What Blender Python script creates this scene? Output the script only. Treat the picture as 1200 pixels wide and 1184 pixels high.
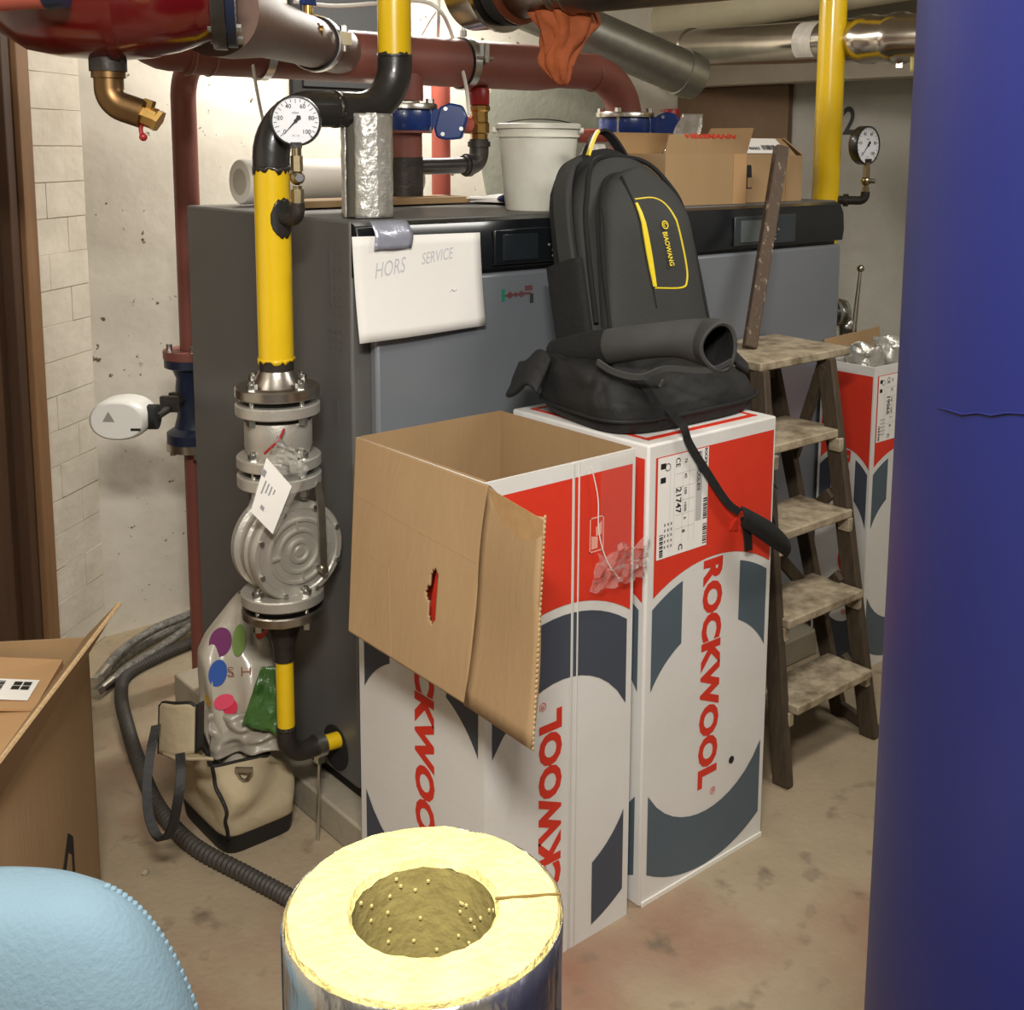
import bpy, bmesh, math, random
from mathutils import Vector as V, Matrix, Euler, noise as mnoise
random.seed(7)
for o in list(bpy.data.objects): bpy.data.objects.remove(o)
scn = bpy.context.scene
COL = scn.collection
PI = math.pi
def rad(a): return math.radians(a)

# ------------------------------------------------------------------ camera
YAW, PITCH, ROLL, FPX, CX, CY, EYE = rad(49.5), rad(8.29), rad(.31), 1350., 617., 370., 1.63
Fw = V((math.cos(PITCH)*math.cos(YAW), math.cos(PITCH)*math.sin(YAW), -math.sin(PITCH)))
R0 = V((math.sin(YAW), -math.cos(YAW), 0)); U0 = R0.cross(Fw)
Rt = math.cos(ROLL)*R0 + math.sin(ROLL)*U0; Up = -math.sin(ROLL)*R0 + math.cos(ROLL)*U0
EYEP = V((0, 0, EYE))
cd = bpy.data.cameras.new('camera'); cam = bpy.data.objects.new('camera', cd); COL.objects.link(cam)
M = Matrix((Rt, Up, -Fw)).transposed().to_4x4(); M.translation = EYEP
cam.matrix_world = M
cd.sensor_fit = 'HORIZONTAL'; cd.sensor_width = 36; cd.lens = FPX/1200*36
cd.shift_x = -(CX-600)/1200; cd.shift_y = (CY-592)/1200
cd.clip_start = .05; cd.clip_end = 60
scn.camera = cam
RH = V((math.sin(YAW), -math.cos(YAW), 0)); FH = V((math.cos(YAW), math.sin(YAW), 0))   # room directions: across and along the view

# ------------------------------------------------------------------ light and exposure
w = bpy.data.worlds.new('world'); scn.world = w; w.use_nodes = True
w.node_tree.nodes['Background'].inputs[0].default_value = (1, .93, .82, 1)
w.node_tree.nodes['Background'].inputs[1].default_value = .06
def area(name, loc, target, sx, sy, power, col=(1, .9, .76)):
    d = bpy.data.lights.new(name, 'AREA'); d.shape = 'RECTANGLE'; d.size = sx; d.size_y = sy; d.energy = power; d.color = col
    o = bpy.data.objects.new(name, d); COL.objects.link(o); o.location = loc
    o.rotation_euler = (V(target)-V(loc)).to_track_quat('-Z', 'Y').to_euler()
    return o
area('ceiling_light', (.0, .05, 2.52), (.9, 1.0, .6), .6, .2, 50, (1, .965, .90))
area('ceiling_light', (.55, .95, 2.55), (.75, 1.1, 0), .9, .25, 6, (1, .965, .90))
area('ceiling_light', (.0, 2.3, 2.5), (.7, 2.3, 0), .3, .3, 2, (1, .94, .84))
area('ceiling_light', (2.7, .9, 2.5), (2.8, 1.5, 0), 1.0, .2, 15, (1, .965, .90))
area('ceiling_light', (2.3, 3.25, 2.3), (2.3, 3.2, 0), .9, .12, 22, (1, .96, .88))
vs = scn.view_settings
vs.view_transform = 'Standard'; vs.look = 'None'; vs.gamma = 1; vs.use_curve_mapping = False; vs.exposure = .5

# ------------------------------------------------------------------ materials
def s(r, g, b):
    f = lambda c: (c/255/12.92) if c/255 <= .04045 else ((c/255+.055)/1.055)**2.4
    return (f(r), f(g), f(b), 1)
MATS = {}
def mat(name, c, rough=.6, metal=0., var=None, scale=8., amt=.5, bump=0., bscale=40., alpha=None, trans=0., coat=0., stretch=None, sharp=None, detail=5):
    if name in MATS: return MATS[name]
    m = bpy.data.materials.new(name); m.use_nodes = True; nt = m.node_tree; p = nt.nodes['Principled BSDF']
    p.inputs['Base Color'].default_value = s(*c); p.inputs['Roughness'].default_value = rough; p.inputs['Metallic'].default_value = metal
    if coat: p.inputs['Coat Weight'].default_value = coat; p.inputs['Coat Roughness'].default_value = .12
    if trans: p.inputs['Transmission Weight'].default_value = trans
    if alpha is not None: p.inputs['Alpha'].default_value = alpha
    tc = nt.nodes.new('ShaderNodeTexCoord'); src = tc.outputs['Object']
    if stretch:
        mp = nt.nodes.new('ShaderNodeMapping'); mp.inputs['Scale'].default_value = stretch; nt.links.new(src, mp.inputs[0]); src = mp.outputs[0]
    if var:
        n = nt.nodes.new('ShaderNodeTexNoise'); n.inputs['Scale'].default_value = scale; n.inputs['Detail'].default_value = detail; n.inputs['Roughness'].default_value = .65
        nt.links.new(src, n.inputs['Vector'])
        r = nt.nodes.new('ShaderNodeValToRGB'); lo, hi = sharp or (.5-.25, .5+.25)
        r.color_ramp.elements[0].position = lo; r.color_ramp.elements[1].position = hi
        a = s(*c); b = s(*var); r.color_ramp.elements[0].color = a
        r.color_ramp.elements[1].color = tuple(a[i]*(1-amt)+b[i]*amt for i in range(3))+(1,)
        nt.links.new(n.outputs['Fac'], r.inputs[0]); nt.links.new(r.outputs[0], p.inputs['Base Color'])
    if bump:
        n2 = nt.nodes.new('ShaderNodeTexNoise'); n2.inputs['Scale'].default_value = bscale; n2.inputs['Detail'].default_value = 4
        nt.links.new(src, n2.inputs['Vector'])
        bp = nt.nodes.new('ShaderNodeBump'); bp.inputs['Strength'].default_value = bump; bp.inputs['Distance'].default_value = .01
        nt.links.new(n2.outputs['Fac'], bp.inputs['Height']); nt.links.new(bp.outputs[0], p.inputs['Normal'])
    MATS[name] = m; return m
def floor_material():
    m = mat('concrete_floor', (174, 157, 130), .75, var=(140, 124, 100), scale=2.2, amt=.8, bump=.25, bscale=60)
    nt = m.node_tree; p = nt.nodes['Principled BSDF']; old = p.inputs['Base Color'].links[0].from_socket
    tc = nt.nodes.new('ShaderNodeTexCoord')
    n = nt.nodes.new('ShaderNodeTexNoise'); n.inputs['Scale'].default_value = 1.6; n.inputs['Detail'].default_value = 6
    nt.links.new(tc.outputs['Object'], n.inputs['Vector'])
    r = nt.nodes.new('ShaderNodeValToRGB'); r.color_ramp.elements[0].position = .48; r.color_ramp.elements[1].position = .66
    sp = nt.nodes.new('ShaderNodeSeparateXYZ'); nt.links.new(tc.outputs['Object'], sp.inputs[0])
    mr = nt.nodes.new('ShaderNodeMapRange'); mr.inputs[1].default_value = 1.75; mr.inputs[2].default_value = .75; nt.links.new(sp.outputs[0], mr.inputs[0])
    nt.links.new(n.outputs['Fac'], r.inputs[0])
    mu = nt.nodes.new('ShaderNodeMath'); mu.operation = 'MULTIPLY'; nt.links.new(r.outputs[0], mu.inputs[0]); nt.links.new(mr.outputs[0], mu.inputs[1])
    mx = nt.nodes.new('ShaderNodeMix'); mx.data_type = 'RGBA'; nt.links.new(mu.outputs[0], mx.inputs[0]); nt.links.new(old, mx.inputs[6]); mx.inputs[7].default_value = s(140, 100, 80)
    # dark specks and stains
    n3 = nt.nodes.new('ShaderNodeTexNoise'); n3.inputs['Scale'].default_value = 14; n3.inputs['Detail'].default_value = 8
    nt.links.new(tc.outputs['Object'], n3.inputs['Vector'])
    r3 = nt.nodes.new('ShaderNodeValToRGB'); r3.color_ramp.elements[0].position = .6; r3.color_ramp.elements[1].position = .78; nt.links.new(n3.outputs['Fac'], r3.inputs[0])
    m3 = nt.nodes.new('ShaderNodeMix'); m3.data_type = 'RGBA'; nt.links.new(r3.outputs[0], m3.inputs[0]); nt.links.new(mx.outputs[2], m3.inputs[6]); m3.inputs[7].default_value = s(112, 98, 80)
    nt.links.new(m3.outputs[2], p.inputs['Base Color']); return m
def plaster_material():
    m = mat('white_plaster', (226, 220, 206), .85, var=(188, 180, 164), scale=2.4, amt=.8, bump=.3, bscale=14)
    nt = m.node_tree; p = nt.nodes['Principled BSDF']; old = p.inputs['Base Color'].links[0].from_socket
    tc = nt.nodes.new('ShaderNodeTexCoord')
    n = nt.nodes.new('ShaderNodeTexNoise'); n.inputs['Scale'].default_value = 30; n.inputs['Detail'].default_value = 3
    nt.links.new(tc.outputs['Object'], n.inputs['Vector'])
    r = nt.nodes.new('ShaderNodeValToRGB'); r.color_ramp.elements[0].position = .70; r.color_ramp.elements[1].position = .76; nt.links.new(n.outputs['Fac'], r.inputs[0])
    mx = nt.nodes.new('ShaderNodeMix'); mx.data_type = 'RGBA'; nt.links.new(r.outputs[0], mx.inputs[0]); nt.links.new(old, mx.inputs[6]); mx.inputs[7].default_value = s(96, 84, 70)
    nt.links.new(mx.outputs[2], p.inputs['Base Color']); return m
CARD = mat('cardboard', (166, 136, 98), .8, var=(152, 122, 86), scale=5, amt=.7, bump=.12, bscale=90, stretch=(1, 1, .15))
CARD_IN = mat('cardboard_dark', (160, 126, 84), .85, var=(144, 112, 74), scale=6, amt=.7)
CARD_EDGE = mat('cardboard_edge', (206, 178, 134), .85, var=(150, 118, 78), scale=160, amt=.9)
ORANGE_CARD = mat('orange_cardboard', (186, 148, 104), .75, var=(172, 134, 92), scale=4, amt=.6)
WHITECARD = mat('white_cardboard', (226, 224, 220), .55, var=(214, 209, 200), scale=5, amt=.6, bump=.06, bscale=60)
RED_INK = mat('red_ink', (222, 58, 36), .5, var=(208, 50, 32), scale=9, amt=.6)
RED_TXT = mat('red_lettering', (214, 52, 34), .5)
BLUEGREY = mat('blue_grey_ink', (84, 98, 108), .5, var=(76, 90, 100), scale=9, amt=.6)
DARKGREY_INK = mat('slate_ink', (70, 76, 88), .5, var=(64, 70, 82), scale=9, amt=.6)
BLACK_INK = mat('black_ink', (26, 25, 25), .6)
PALE_INK = mat('pale_ink', (196, 193, 198), .7)
PAPER = mat('white_paper', (242, 238, 232), .7, var=(230, 226, 220), scale=4, amt=.6, bump=.05, bscale=12)
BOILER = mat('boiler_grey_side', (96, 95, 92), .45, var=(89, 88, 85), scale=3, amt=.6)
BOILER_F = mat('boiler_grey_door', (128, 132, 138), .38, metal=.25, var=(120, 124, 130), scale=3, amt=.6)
PANEL = mat('black_panel', (24, 27, 30), .25, coat=.3)
PANEL2 = mat('dark_panel', (52, 58, 62), .35)
SCREEN = mat('grey_screen', (92, 98, 98), .15, coat=.5)
SCREEN_D = mat('dark_screen', (38, 44, 48), .12, coat=.5)
YELLOW = mat('yellow_paint', (234, 194, 24), .32, var=(218, 178, 18), scale=6, amt=.6, coat=.4)
BLACKP = mat('black_paint', (34, 32, 31), .35, var=(56, 52, 48), scale=18, amt=.6, bump=.15, bscale=30, coat=.25)
BLACKF = mat('black_iron', (48, 44, 41), .5, metal=.4, var=(70, 62, 54), scale=22, amt=.6, bump=.2, bscale=70)
RUST = mat('red_oxide_paint', (132, 76, 64), .5, var=(112, 62, 52), scale=5, amt=.7, bump=.08, bscale=50)
RUST_PALE = mat('pale_brown_oxide', (116, 91, 79), .5, var=(100, 77, 66), scale=4, amt=.8, bump=.08, bscale=40)
RUST_RED = mat('bright_oxide', (176, 88, 72), .5, var=(158, 78, 64), scale=5, amt=.7)
GLOSSRED = mat('gloss_red', (92, 11, 13), .18, var=(80, 9, 10), scale=3, amt=.6, coat=.8)
BLUE = mat('blue_enamel', (26, 56, 122), .3, var=(22, 46, 104), scale=6, amt=.6, coat=.4)
BLUE_D = mat('dark_blue_enamel', (28, 38, 62), .4, var=(22, 30, 50), scale=6, amt=.6)
STEEL = mat('steel', (196, 190, 180), .3, metal=1, var=(150, 144, 134), scale=14, amt=.6, bump=.05, bscale=80)
ZINC = mat('zinc', (206, 206, 202), .28, metal=1)
CAST = mat('cast_aluminium', (204, 199, 189), .42, metal=.65, var=(182, 177, 167), scale=12, amt=.6, bump=.1, bscale=160)
FLUE = mat('stainless_flue', (206, 198, 186), .2, metal=1, var=(160, 152, 140), scale=5, amt=.7, bump=.03, bscale=30)
FLUE_DARK = mat('dull_stainless', (148, 134, 122), .32, metal=1, var=(110, 98, 88), scale=5, amt=.7)
GALV = mat('galvanised', (158, 156, 146), .42, metal=.9, var=(132, 130, 122), scale=30, amt=.7)
FOIL = mat('aluminium_foil', (226, 224, 216), .34, metal=.72, bump=.6, bscale=30, var=(188, 182, 172), scale=9, amt=.6)
FOILG = mat('foil_grid', (222, 220, 212), .35, metal=.6, bump=.35, bscale=60, var=(176, 172, 164), scale=40, amt=.6)
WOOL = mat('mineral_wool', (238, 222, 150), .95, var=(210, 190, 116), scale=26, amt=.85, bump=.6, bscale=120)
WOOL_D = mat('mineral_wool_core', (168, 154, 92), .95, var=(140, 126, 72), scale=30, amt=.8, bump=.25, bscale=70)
WHITE_WRAP = mat('white_wrap', (236, 232, 222), .55, var=(218, 212, 200), scale=5, amt=.6, bump=.12, bscale=20)
BUCKET = mat('white_plastic_bucket', (222, 220, 208), .45, var=(190, 184, 168), scale=7, amt=.8, bump=.04, bscale=20)
BRASS = mat('brass', (196, 158, 92), .32, metal=1, var=(150, 116, 62), scale=20, amt=.6)
PALE_BRASS = mat('nickel_brass', (190, 174, 140), .3, metal=1, var=(150, 134, 102), scale=20, amt=.6)
BRONZE = mat('bronze', (132, 102, 66), .4, metal=.9, var=(96, 72, 46), scale=18, amt=.7)
REDCAP = mat('red_plastic', (150, 30, 30), .4)
WHITEP = mat('white_plastic', (232, 230, 224), .35)
DIAL = mat('dial_white', (236, 236, 240), .4)
def film(name, gloss, bump, bscale, tint=(.97, .97, .96), haze=0.):
    m = bpy.data.materials.new(name); m.use_nodes = True; nt = m.node_tree; nt.nodes.remove(nt.nodes['Principled BSDF']); out = nt.nodes['Material Output']
    tr = nt.nodes.new('ShaderNodeBsdfTransparent'); tr.inputs[0].default_value = tint+(1,)
    gl = nt.nodes.new('ShaderNodeBsdfGlossy'); gl.inputs['Roughness'].default_value = .12; gl.inputs['Color'].default_value = (1, 1, 1, 1)
    df = nt.nodes.new('ShaderNodeBsdfDiffuse'); df.inputs[0].default_value = s(225, 222, 215)
    tc = nt.nodes.new('ShaderNodeTexCoord'); n = nt.nodes.new('ShaderNodeTexNoise'); n.inputs['Scale'].default_value = bscale; n.inputs['Detail'].default_value = 3; nt.links.new(tc.outputs['Object'], n.inputs['Vector'])
    bp = nt.nodes.new('ShaderNodeBump'); bp.inputs['Strength'].default_value = bump; bp.inputs['Distance'].default_value = .02; nt.links.new(n.outputs['Fac'], bp.inputs['Height'])
    for q in (gl, df): nt.links.new(bp.outputs[0], q.inputs['Normal'])
    m1 = nt.nodes.new('ShaderNodeMixShader'); m1.inputs[0].default_value = haze; nt.links.new(tr.outputs[0], m1.inputs[1]); nt.links.new(df.outputs[0], m1.inputs[2])
    lw = nt.nodes.new('ShaderNodeLayerWeight'); lw.inputs[0].default_value = gloss; nt.links.new(bp.outputs[0], lw.inputs['Normal'])
    m2 = nt.nodes.new('ShaderNodeMixShader'); nt.links.new(lw.outputs['Fresnel'], m2.inputs[0]); nt.links.new(m1.outputs[0], m2.inputs[1]); nt.links.new(gl.outputs[0], m2.inputs[2])
    nt.links.new(m2.outputs[0], out.inputs[0]); return m
GLASS_TINT = film('clear_plastic', .14, .6, 30, haze=.12)
CLEAR = film('crinkled_clear_film', .07, .8, 34, haze=.16)
CLEAR_FLAT = film('clear_tape', .04, .12, 14, haze=.05)
WOOD_OLD = mat('paint_splashed_wood', (178, 163, 137), .8, var=(108, 93, 71), scale=16, amt=.9, sharp=(.40, .66), bump=.3, bscale=60)
WOOD_D = mat('dark_ladder_wood', (86, 71, 53), .75, var=(46, 37, 28), scale=12, amt=.8, bump=.3, bscale=50, stretch=(6, 6, 1))
WOOD_STICK = mat('stained_stick_wood', (82, 66, 52), .75, var=(176, 164, 146), scale=26, amt=.8, sharp=(.58, .68), bump=.3, bscale=50, stretch=(3, 3, 1))
DOOR_WOOD = mat('brown_door_wood', (82, 57, 38), .6, var=(62, 42, 28), scale=5, amt=.8, stretch=(6, 6, .5), bump=.08, bscale=30)
DOOR_EDGE = mat('tan_door_frame', (140, 104, 70), .6, var=(116, 84, 54), scale=6, amt=.8, stretch=(6, 6, .5))
BOARD = mat('brown_board', (104, 80, 56), .7, var=(84, 64, 44), scale=5, amt=.8)
GREYWALL = mat('grey_concrete', (158, 155, 146), .85, var=(134, 131, 122), scale=3, amt=.8, bump=.2, bscale=30)
PATCH = mat('grey_render', (152, 152, 138), .9, var=(132, 132, 118), scale=7, amt=.8, bump=.3, bscale=40)
PAINTBRICK = mat('painted_brick', (222, 214, 198), .8, var=(186, 176, 158), scale=5, amt=.85, bump=.3, bscale=30)
CEIL = mat('ceiling_concrete', (190, 184, 170), .9, var=(170, 164, 150), scale=3, amt=.6)
SLAB = mat('concrete_plinth', (168, 158, 138), .85, var=(140, 130, 112), scale=5, amt=.8, bump=.2, bscale=50)
PACK = mat('charcoal_nylon', (50, 50, 47), .75, var=(44, 44, 41), scale=14, amt=.6, bump=.15, bscale=260)
PACK_D = mat('black_nylon', (17, 17, 17), .85, var=(24, 23, 22), scale=18, amt=.6, bump=.3, bscale=60)
BAGBLACK = mat('black_canvas', (17, 16, 16), .7, var=(28, 27, 26), scale=9, amt=.6, bump=.6, bscale=16)
BELT = mat('grey_neoprene', (66, 65, 63), .8, var=(52, 51, 50), scale=9, amt=.8)
YEL = mat('yellow_piping', (232, 206, 40), .5)
BEIGE = mat('beige_canvas', (186, 170, 138), .85, var=(164, 148, 118), scale=8, amt=.8, bump=.3, bscale=30)
BLACKTRIM = mat('black_trim', (26, 24, 22), .6, bump=.2, bscale=60)
RAG = mat('orange_cloth', (150, 74, 30), .85, var=(112, 50, 20), scale=16, amt=.8, bump=.5, bscale=40)
BLUETANK = mat('blue_tank_jacket', (12, 22, 86), .5, var=(10, 19, 78), scale=2.5, amt=.7, bump=.06, bscale=9)
LIGHTBLUE = mat('light_blue_cloth', (112, 136, 148), .85, var=(104, 128, 141), scale=6, amt=.7, bump=.15, bscale=200)
HOSE = mat('grey_hose', (58, 54, 50), .6, var=(78, 72, 64), scale=12, amt=.6)
BRAID = mat('braided_steel', (176, 172, 164), .35, metal=.6, bump=.6, bscale=300, var=(70, 68, 64), scale=60, amt=.9)
CABLE = mat('white_cable', (228, 224, 214), .5)
CLOTHBLUE = mat('indigo_cloth', (44, 48, 96), .85, var=(32, 34, 70), scale=20, amt=.7)
DARKHOLE = mat('hole_shade_black', (20, 18, 16), .9)  # black colour standing for the shade inside openings
CREAM = mat('cream_pipe', (206, 198, 172), .6, var=(182, 172, 142), scale=4, amt=.8)
RUBBER = mat('rubber', (22, 22, 22), .7)
TAPE_Y = mat('yellowish_tape', (206, 192, 112), .6)
TAPE_S = mat('silver_tape', (168, 170, 184), .3, metal=.35, bump=.3, bscale=30)
GREEN = mat('green_plastic', (74, 108, 52), .3, var=(44, 82, 42), scale=14, amt=.8, bump=.5, bscale=30)

# ------------------------------------------------------------------ mesh helpers
def frame_of(d):
    d = V(d).normalized(); a = V((0, 0, 1)) if abs(d.z) < .9 else V((1, 0, 0))
    u = d.cross(a).normalized(); return u, d.cross(u).normalized(), d
class MB:
    def __init__(self): self.v = []; self.f = []; self.m = []
    def add(self, vs, fs, mi=0):
        b = len(self.v); self.v += [V(p) for p in vs]; self.f += [tuple(i+b for i in f) for f in fs]; self.m += [mi]*len(fs); return self
    def box(self, c, d, rz=0, mi=0, mat3=None):
        h = V(d)/2; R = mat3 or Matrix.Rotation(rz, 3, 'Z'); c = V(c)
        vs = [c + R @ V((x*h.x, y*h.y, z*h.z)) for z in (-1, 1) for y in (-1, 1) for x in (-1, 1)]
        return self.add(vs, [(0, 2, 3, 1), (4, 5, 7, 6), (0, 1, 5, 4), (2, 6, 7, 3), (0, 4, 6, 2), (1, 3, 7, 5)], mi)
    def b2(self, lo, hi, mi=0):
        lo, hi = V(lo), V(hi); return self.box((lo+hi)/2, hi-lo, 0, mi)
    def beam(self, a, b, w, t, wdir, mi=0):
        a, b = V(a), V(b); d = (b-a).normalized(); x = (V(wdir)-V(wdir).dot(d)*d).normalized(); y = d.cross(x)
        vs = [p + x*w/2*i + y*t/2*j for p in (a, b) for j in (-1, 1) for i in (-1, 1)]
        return self.add(vs, [(0, 2, 3, 1), (4, 5, 7, 6), (0, 1, 5, 4), (2, 6, 7, 3), (0, 4, 6, 2), (1, 3, 7, 5)], mi)
    def rings(self, rs, cap=True, mi=0, closed=False):
        n = len(rs[0]); vs = [p for r in rs for p in r]; fs = []
        for i in range(len(rs)-1 if not closed else len(rs)):
            j = (i+1) % len(rs)
            for k in range(n): fs.append((i*n+k, i*n+(k+1) % n, j*n+(k+1) % n, j*n+k))
        if cap and not closed: fs.append(tuple(range(n-1, -1, -1))); fs.append(tuple((len(rs)-1)*n+k for k in range(n)))
        return self.add(vs, fs, mi)
    def lathe(self, prof, o, axis=(0, 0, 1), n=32, cap=True, mi=0):
        u, v, d = frame_of(axis); o = V(o)
        return self.rings([[o + d*h + (u*math.cos(2*PI*k/n)+v*math.sin(2*PI*k/n))*max(r, 1e-4) for k in range(n)] for r, h in prof], cap, mi)
    def cyl(self, a, b, r, r2=None, n=24, mi=0, cap=True):
        a, b = V(a), V(b); return self.lathe([(r, 0), (r if r2 is None else r2, (b-a).length)], a, b-a, n, cap, mi)
    def tube(self, pts, r, n=16, mi=0, cap=True):
        pts = [V(p) for p in pts]; rs = []; pu = None
        if not isinstance(r, (list, tuple)): pts = [p for i, p in enumerate(pts) if i == 0 or (p-pts[i-1]).length > 1e-5]
        for i, p in enumerate(pts):
            d = (pts[min(i+1, len(pts)-1)]-pts[max(i-1, 0)]).normalized()
            if pu is None: u = frame_of(d)[0]
            else: u = (pu - pu.dot(d)*d).normalized()
            pu = u; v = d.cross(u); rr = r[i] if isinstance(r, (list, tuple)) else r
            rs.append([p + (u*math.cos(2*PI*k/n)+v*math.sin(2*PI*k/n))*rr for k in range(n)])
        return self.rings(rs, cap, mi)
    def strip(self, pts, wv, t, mi=0):
        # flat band: pts along the centre line, wv one or a list of half-width vectors, t thickness
        pts = [V(p) for p in pts]; rs = []
        for i, p in enumerate(pts):
            d = (pts[min(i+1, len(pts)-1)]-pts[max(i-1, 0)]).normalized(); wd = V(wv[i] if isinstance(wv, list) else wv); nn = d.cross(wd).normalized()*t/2
            rs.append([p+wd+nn, p-wd+nn, p-wd-nn, p+wd-nn])
        return self.rings(rs, True, mi)
    def poly(self, pts, mi=0): return self.add(pts, [tuple(range(len(pts)))], mi)
    def slab(self, pts, nrm, t, mi=0):
        n = len(pts); d = V(nrm).normalized()*t; vs = [V(p) for p in pts]+[V(p)+d for p in pts]
        fs = [tuple(range(n-1, -1, -1)), tuple(range(n, 2*n))]+[(i, (i+1) % n, n+(i+1) % n, n+i) for i in range(n)]
        return self.add(vs, fs, mi)
    def ball(self, c, r, n=16, mi=0):
        r = V((r, r, r)) if not hasattr(r, '__len__') else V(r); c = V(c); m = n//2
        return self.rings([[c+V((r.x*math.sin(PI*(i+.02)/(m+.04))*math.cos(2*PI*k/n), r.y*math.sin(PI*(i+.02)/(m+.04))*math.sin(2*PI*k/n), -r.z*math.cos(PI*(i+.02)/(m+.04)))) for k in range(n)] for i in range(m+1)], True, mi)
    def grid(self, fn, nu, nv, mi=0, flip=False):
        vs = [fn(i/nu, j/nv) for j in range(nv+1) for i in range(nu+1)]; w_ = nu+1
        return self.add(vs, [(j*w_+i, j*w_+i+1, (j+1)*w_+i+1, (j+1)*w_+i) for j in range(nv) for i in range(nu)], mi)
    def text(self, txt, O, u, v, height, width=None, bold=0., mi=0, shear=0., center=False, spacing=1.):
        cu = bpy.data.curves.new('t', 'FONT'); cu.body = txt; cu.size = 1; cu.offset = bold; cu.resolution_u = 3; cu.space_character = spacing
        ob = bpy.data.objects.new('t', cu); COL.objects.link(ob); dg = bpy.context.evaluated_depsgraph_get(); me = bpy.data.meshes.new_from_object(ob.evaluated_get(dg))
        xs = [q.co.x for q in me.vertices]; ys = [q.co.y for q in me.vertices]
        if xs:
            x0, x1, y0, y1 = min(xs), max(xs), min(ys), max(ys); sy = height/(y1-y0); sx = sy if width is None else width/(x1-x0); O, u, v = V(O), V(u).normalized(), V(v).normalized()
            off = (x1-x0)*sx/2 if center else 0
            self.add([O+u*((q.co.x-x0)*sx-off+shear*(q.co.y-y0)*sy)+v*(q.co.y-y0)*sy for q in me.vertices], [tuple(p.vertices) for p in me.polygons], mi)
        bpy.data.objects.remove(ob); bpy.data.curves.remove(cu); bpy.data.meshes.remove(me); return self
    def wobble(self, amp, sc, seed=0):
        for p in self.v:
            p += V((mnoise.noise(p*sc+V((seed, 0, 0))), mnoise.noise(p*sc+V((0, seed+9, 0))), mnoise.noise(p*sc+V((0, 0, seed+17)))))*amp
        return self
    def xf(self, Mx):
        self.v = [Mx @ p for p in self.v]; return self
    def build(self, name, mats, parent=None, smooth=40, bevel=0, sub=0, base=None, kind=None, label=None, solid=0):
        mats = mats if isinstance(mats, (list, tuple)) else [mats]
        org = ORG.get(parent.name, V()) if parent else None
        if parent is None:
            if base is None:
                xs = [p.x for p in self.v]; ys = [p.y for p in self.v]; base = V(((min(xs)+max(xs))/2, (min(ys)+max(ys))/2, min(p.z for p in self.v)))
            org = V(base)
        me = bpy.data.meshes.new(name); me.from_pydata([p-org for p in self.v], [], self.f)
        for m in mats: me.materials.append(m)
        me.polygons.foreach_set('material_index', self.m)
        bm = bmesh.new(); bm.from_mesh(me)
        if not getattr(self, 'keepn', False): bmesh.ops.recalc_face_normals(bm, faces=bm.faces)
        bm.to_mesh(me); bm.free()
        if smooth: me.polygons.foreach_set('use_smooth', [True]*len(me.polygons)); me.set_sharp_from_angle(angle=rad(smooth))
        o = bpy.data.objects.new(name, me); COL.objects.link(o)
        if parent: o.parent = parent; ORG[o.name] = org
        else: o.location = org; ORG[o.name] = org
        if solid: md = o.modifiers.new('solid', 'SOLIDIFY'); md.thickness = solid; md.offset = 0
        if bevel: md = o.modifiers.new('bevel', 'BEVEL'); md.width = bevel; md.segments = 2; md.limit_method = 'ANGLE'; md.angle_limit = rad(40)
        if sub: md = o.modifiers.new('sub', 'SUBSURF'); md.levels = sub; md.render_levels = sub
        if kind: o['kind'] = kind
        if label: o['label'] = label
        return o
ORG = {}
def ap(x, y, D): return EYEP+(Fw+Rt*((x-CX)/FPX)-Up*((y-CY)/FPX))*D
def on(x, y, axis, val):
    d = Fw+Rt*((x-CX)/FPX)-Up*((y-CY)/FPX); t = (val-EYEP[axis])/d[axis]; return EYEP+d*t
def thing(name, loc, label, cat, group=None):
    o = bpy.data.objects.new(name, None); COL.objects.link(o); o.location = loc; o.empty_display_size = .05
    ORG[o.name] = V(loc); return tag(o, label, cat, group)
def tag(o, label, cat, group=None):
    o['label'] = label; o['category'] = cat
    if group: o['group'] = group
    return o
def structure(o): o['kind'] = 'structure'; return o
def arc3(c, a, b, n=10):
    # quarter bend around centre c, from c+a to c+b
    c, a, b = V(c), V(a), V(b); return [c + a*math.cos(PI/2*i/n) + b*math.sin(PI/2*i/n) for i in range(n+1)]
def bez(p, n=12):
    # smooth path through points (Catmull-Rom)
    p = [V(q) for q in p]; q = [2*p[0]-p[1]]+p+[2*p[-1]-p[-2]]; out = []
    for i in range(1, len(q)-2):
        for k in range(n):
            t = k/n; a, b, c, d = q[i-1], q[i], q[i+1], q[i+2]
            out.append(.5*((2*b)+(c-a)*t+(2*a-5*b+4*c-d)*t*t+(3*b-a-3*c+d)*t**3))
    return out+[p[-1]]
def ragged(o, d, r, amp, z, seed, n=40, t=.0015, down=.012):
    # brush-edged overlap of paint around a pipe: a thin sleeve with a torn lower edge
    u, v, d = frame_of(d); rs0 = []; rs1 = []; random.seed(seed)
    m = MB()
    for k in range(n):
        a = 2*PI*k/n; e = u*math.cos(a)+v*math.sin(a); rs0.append(V(o)+e*(r+t)); rs1.append(V(o)+e*(r+t)-d*(down+amp*random.random()))
    return rs0, rs1

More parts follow.
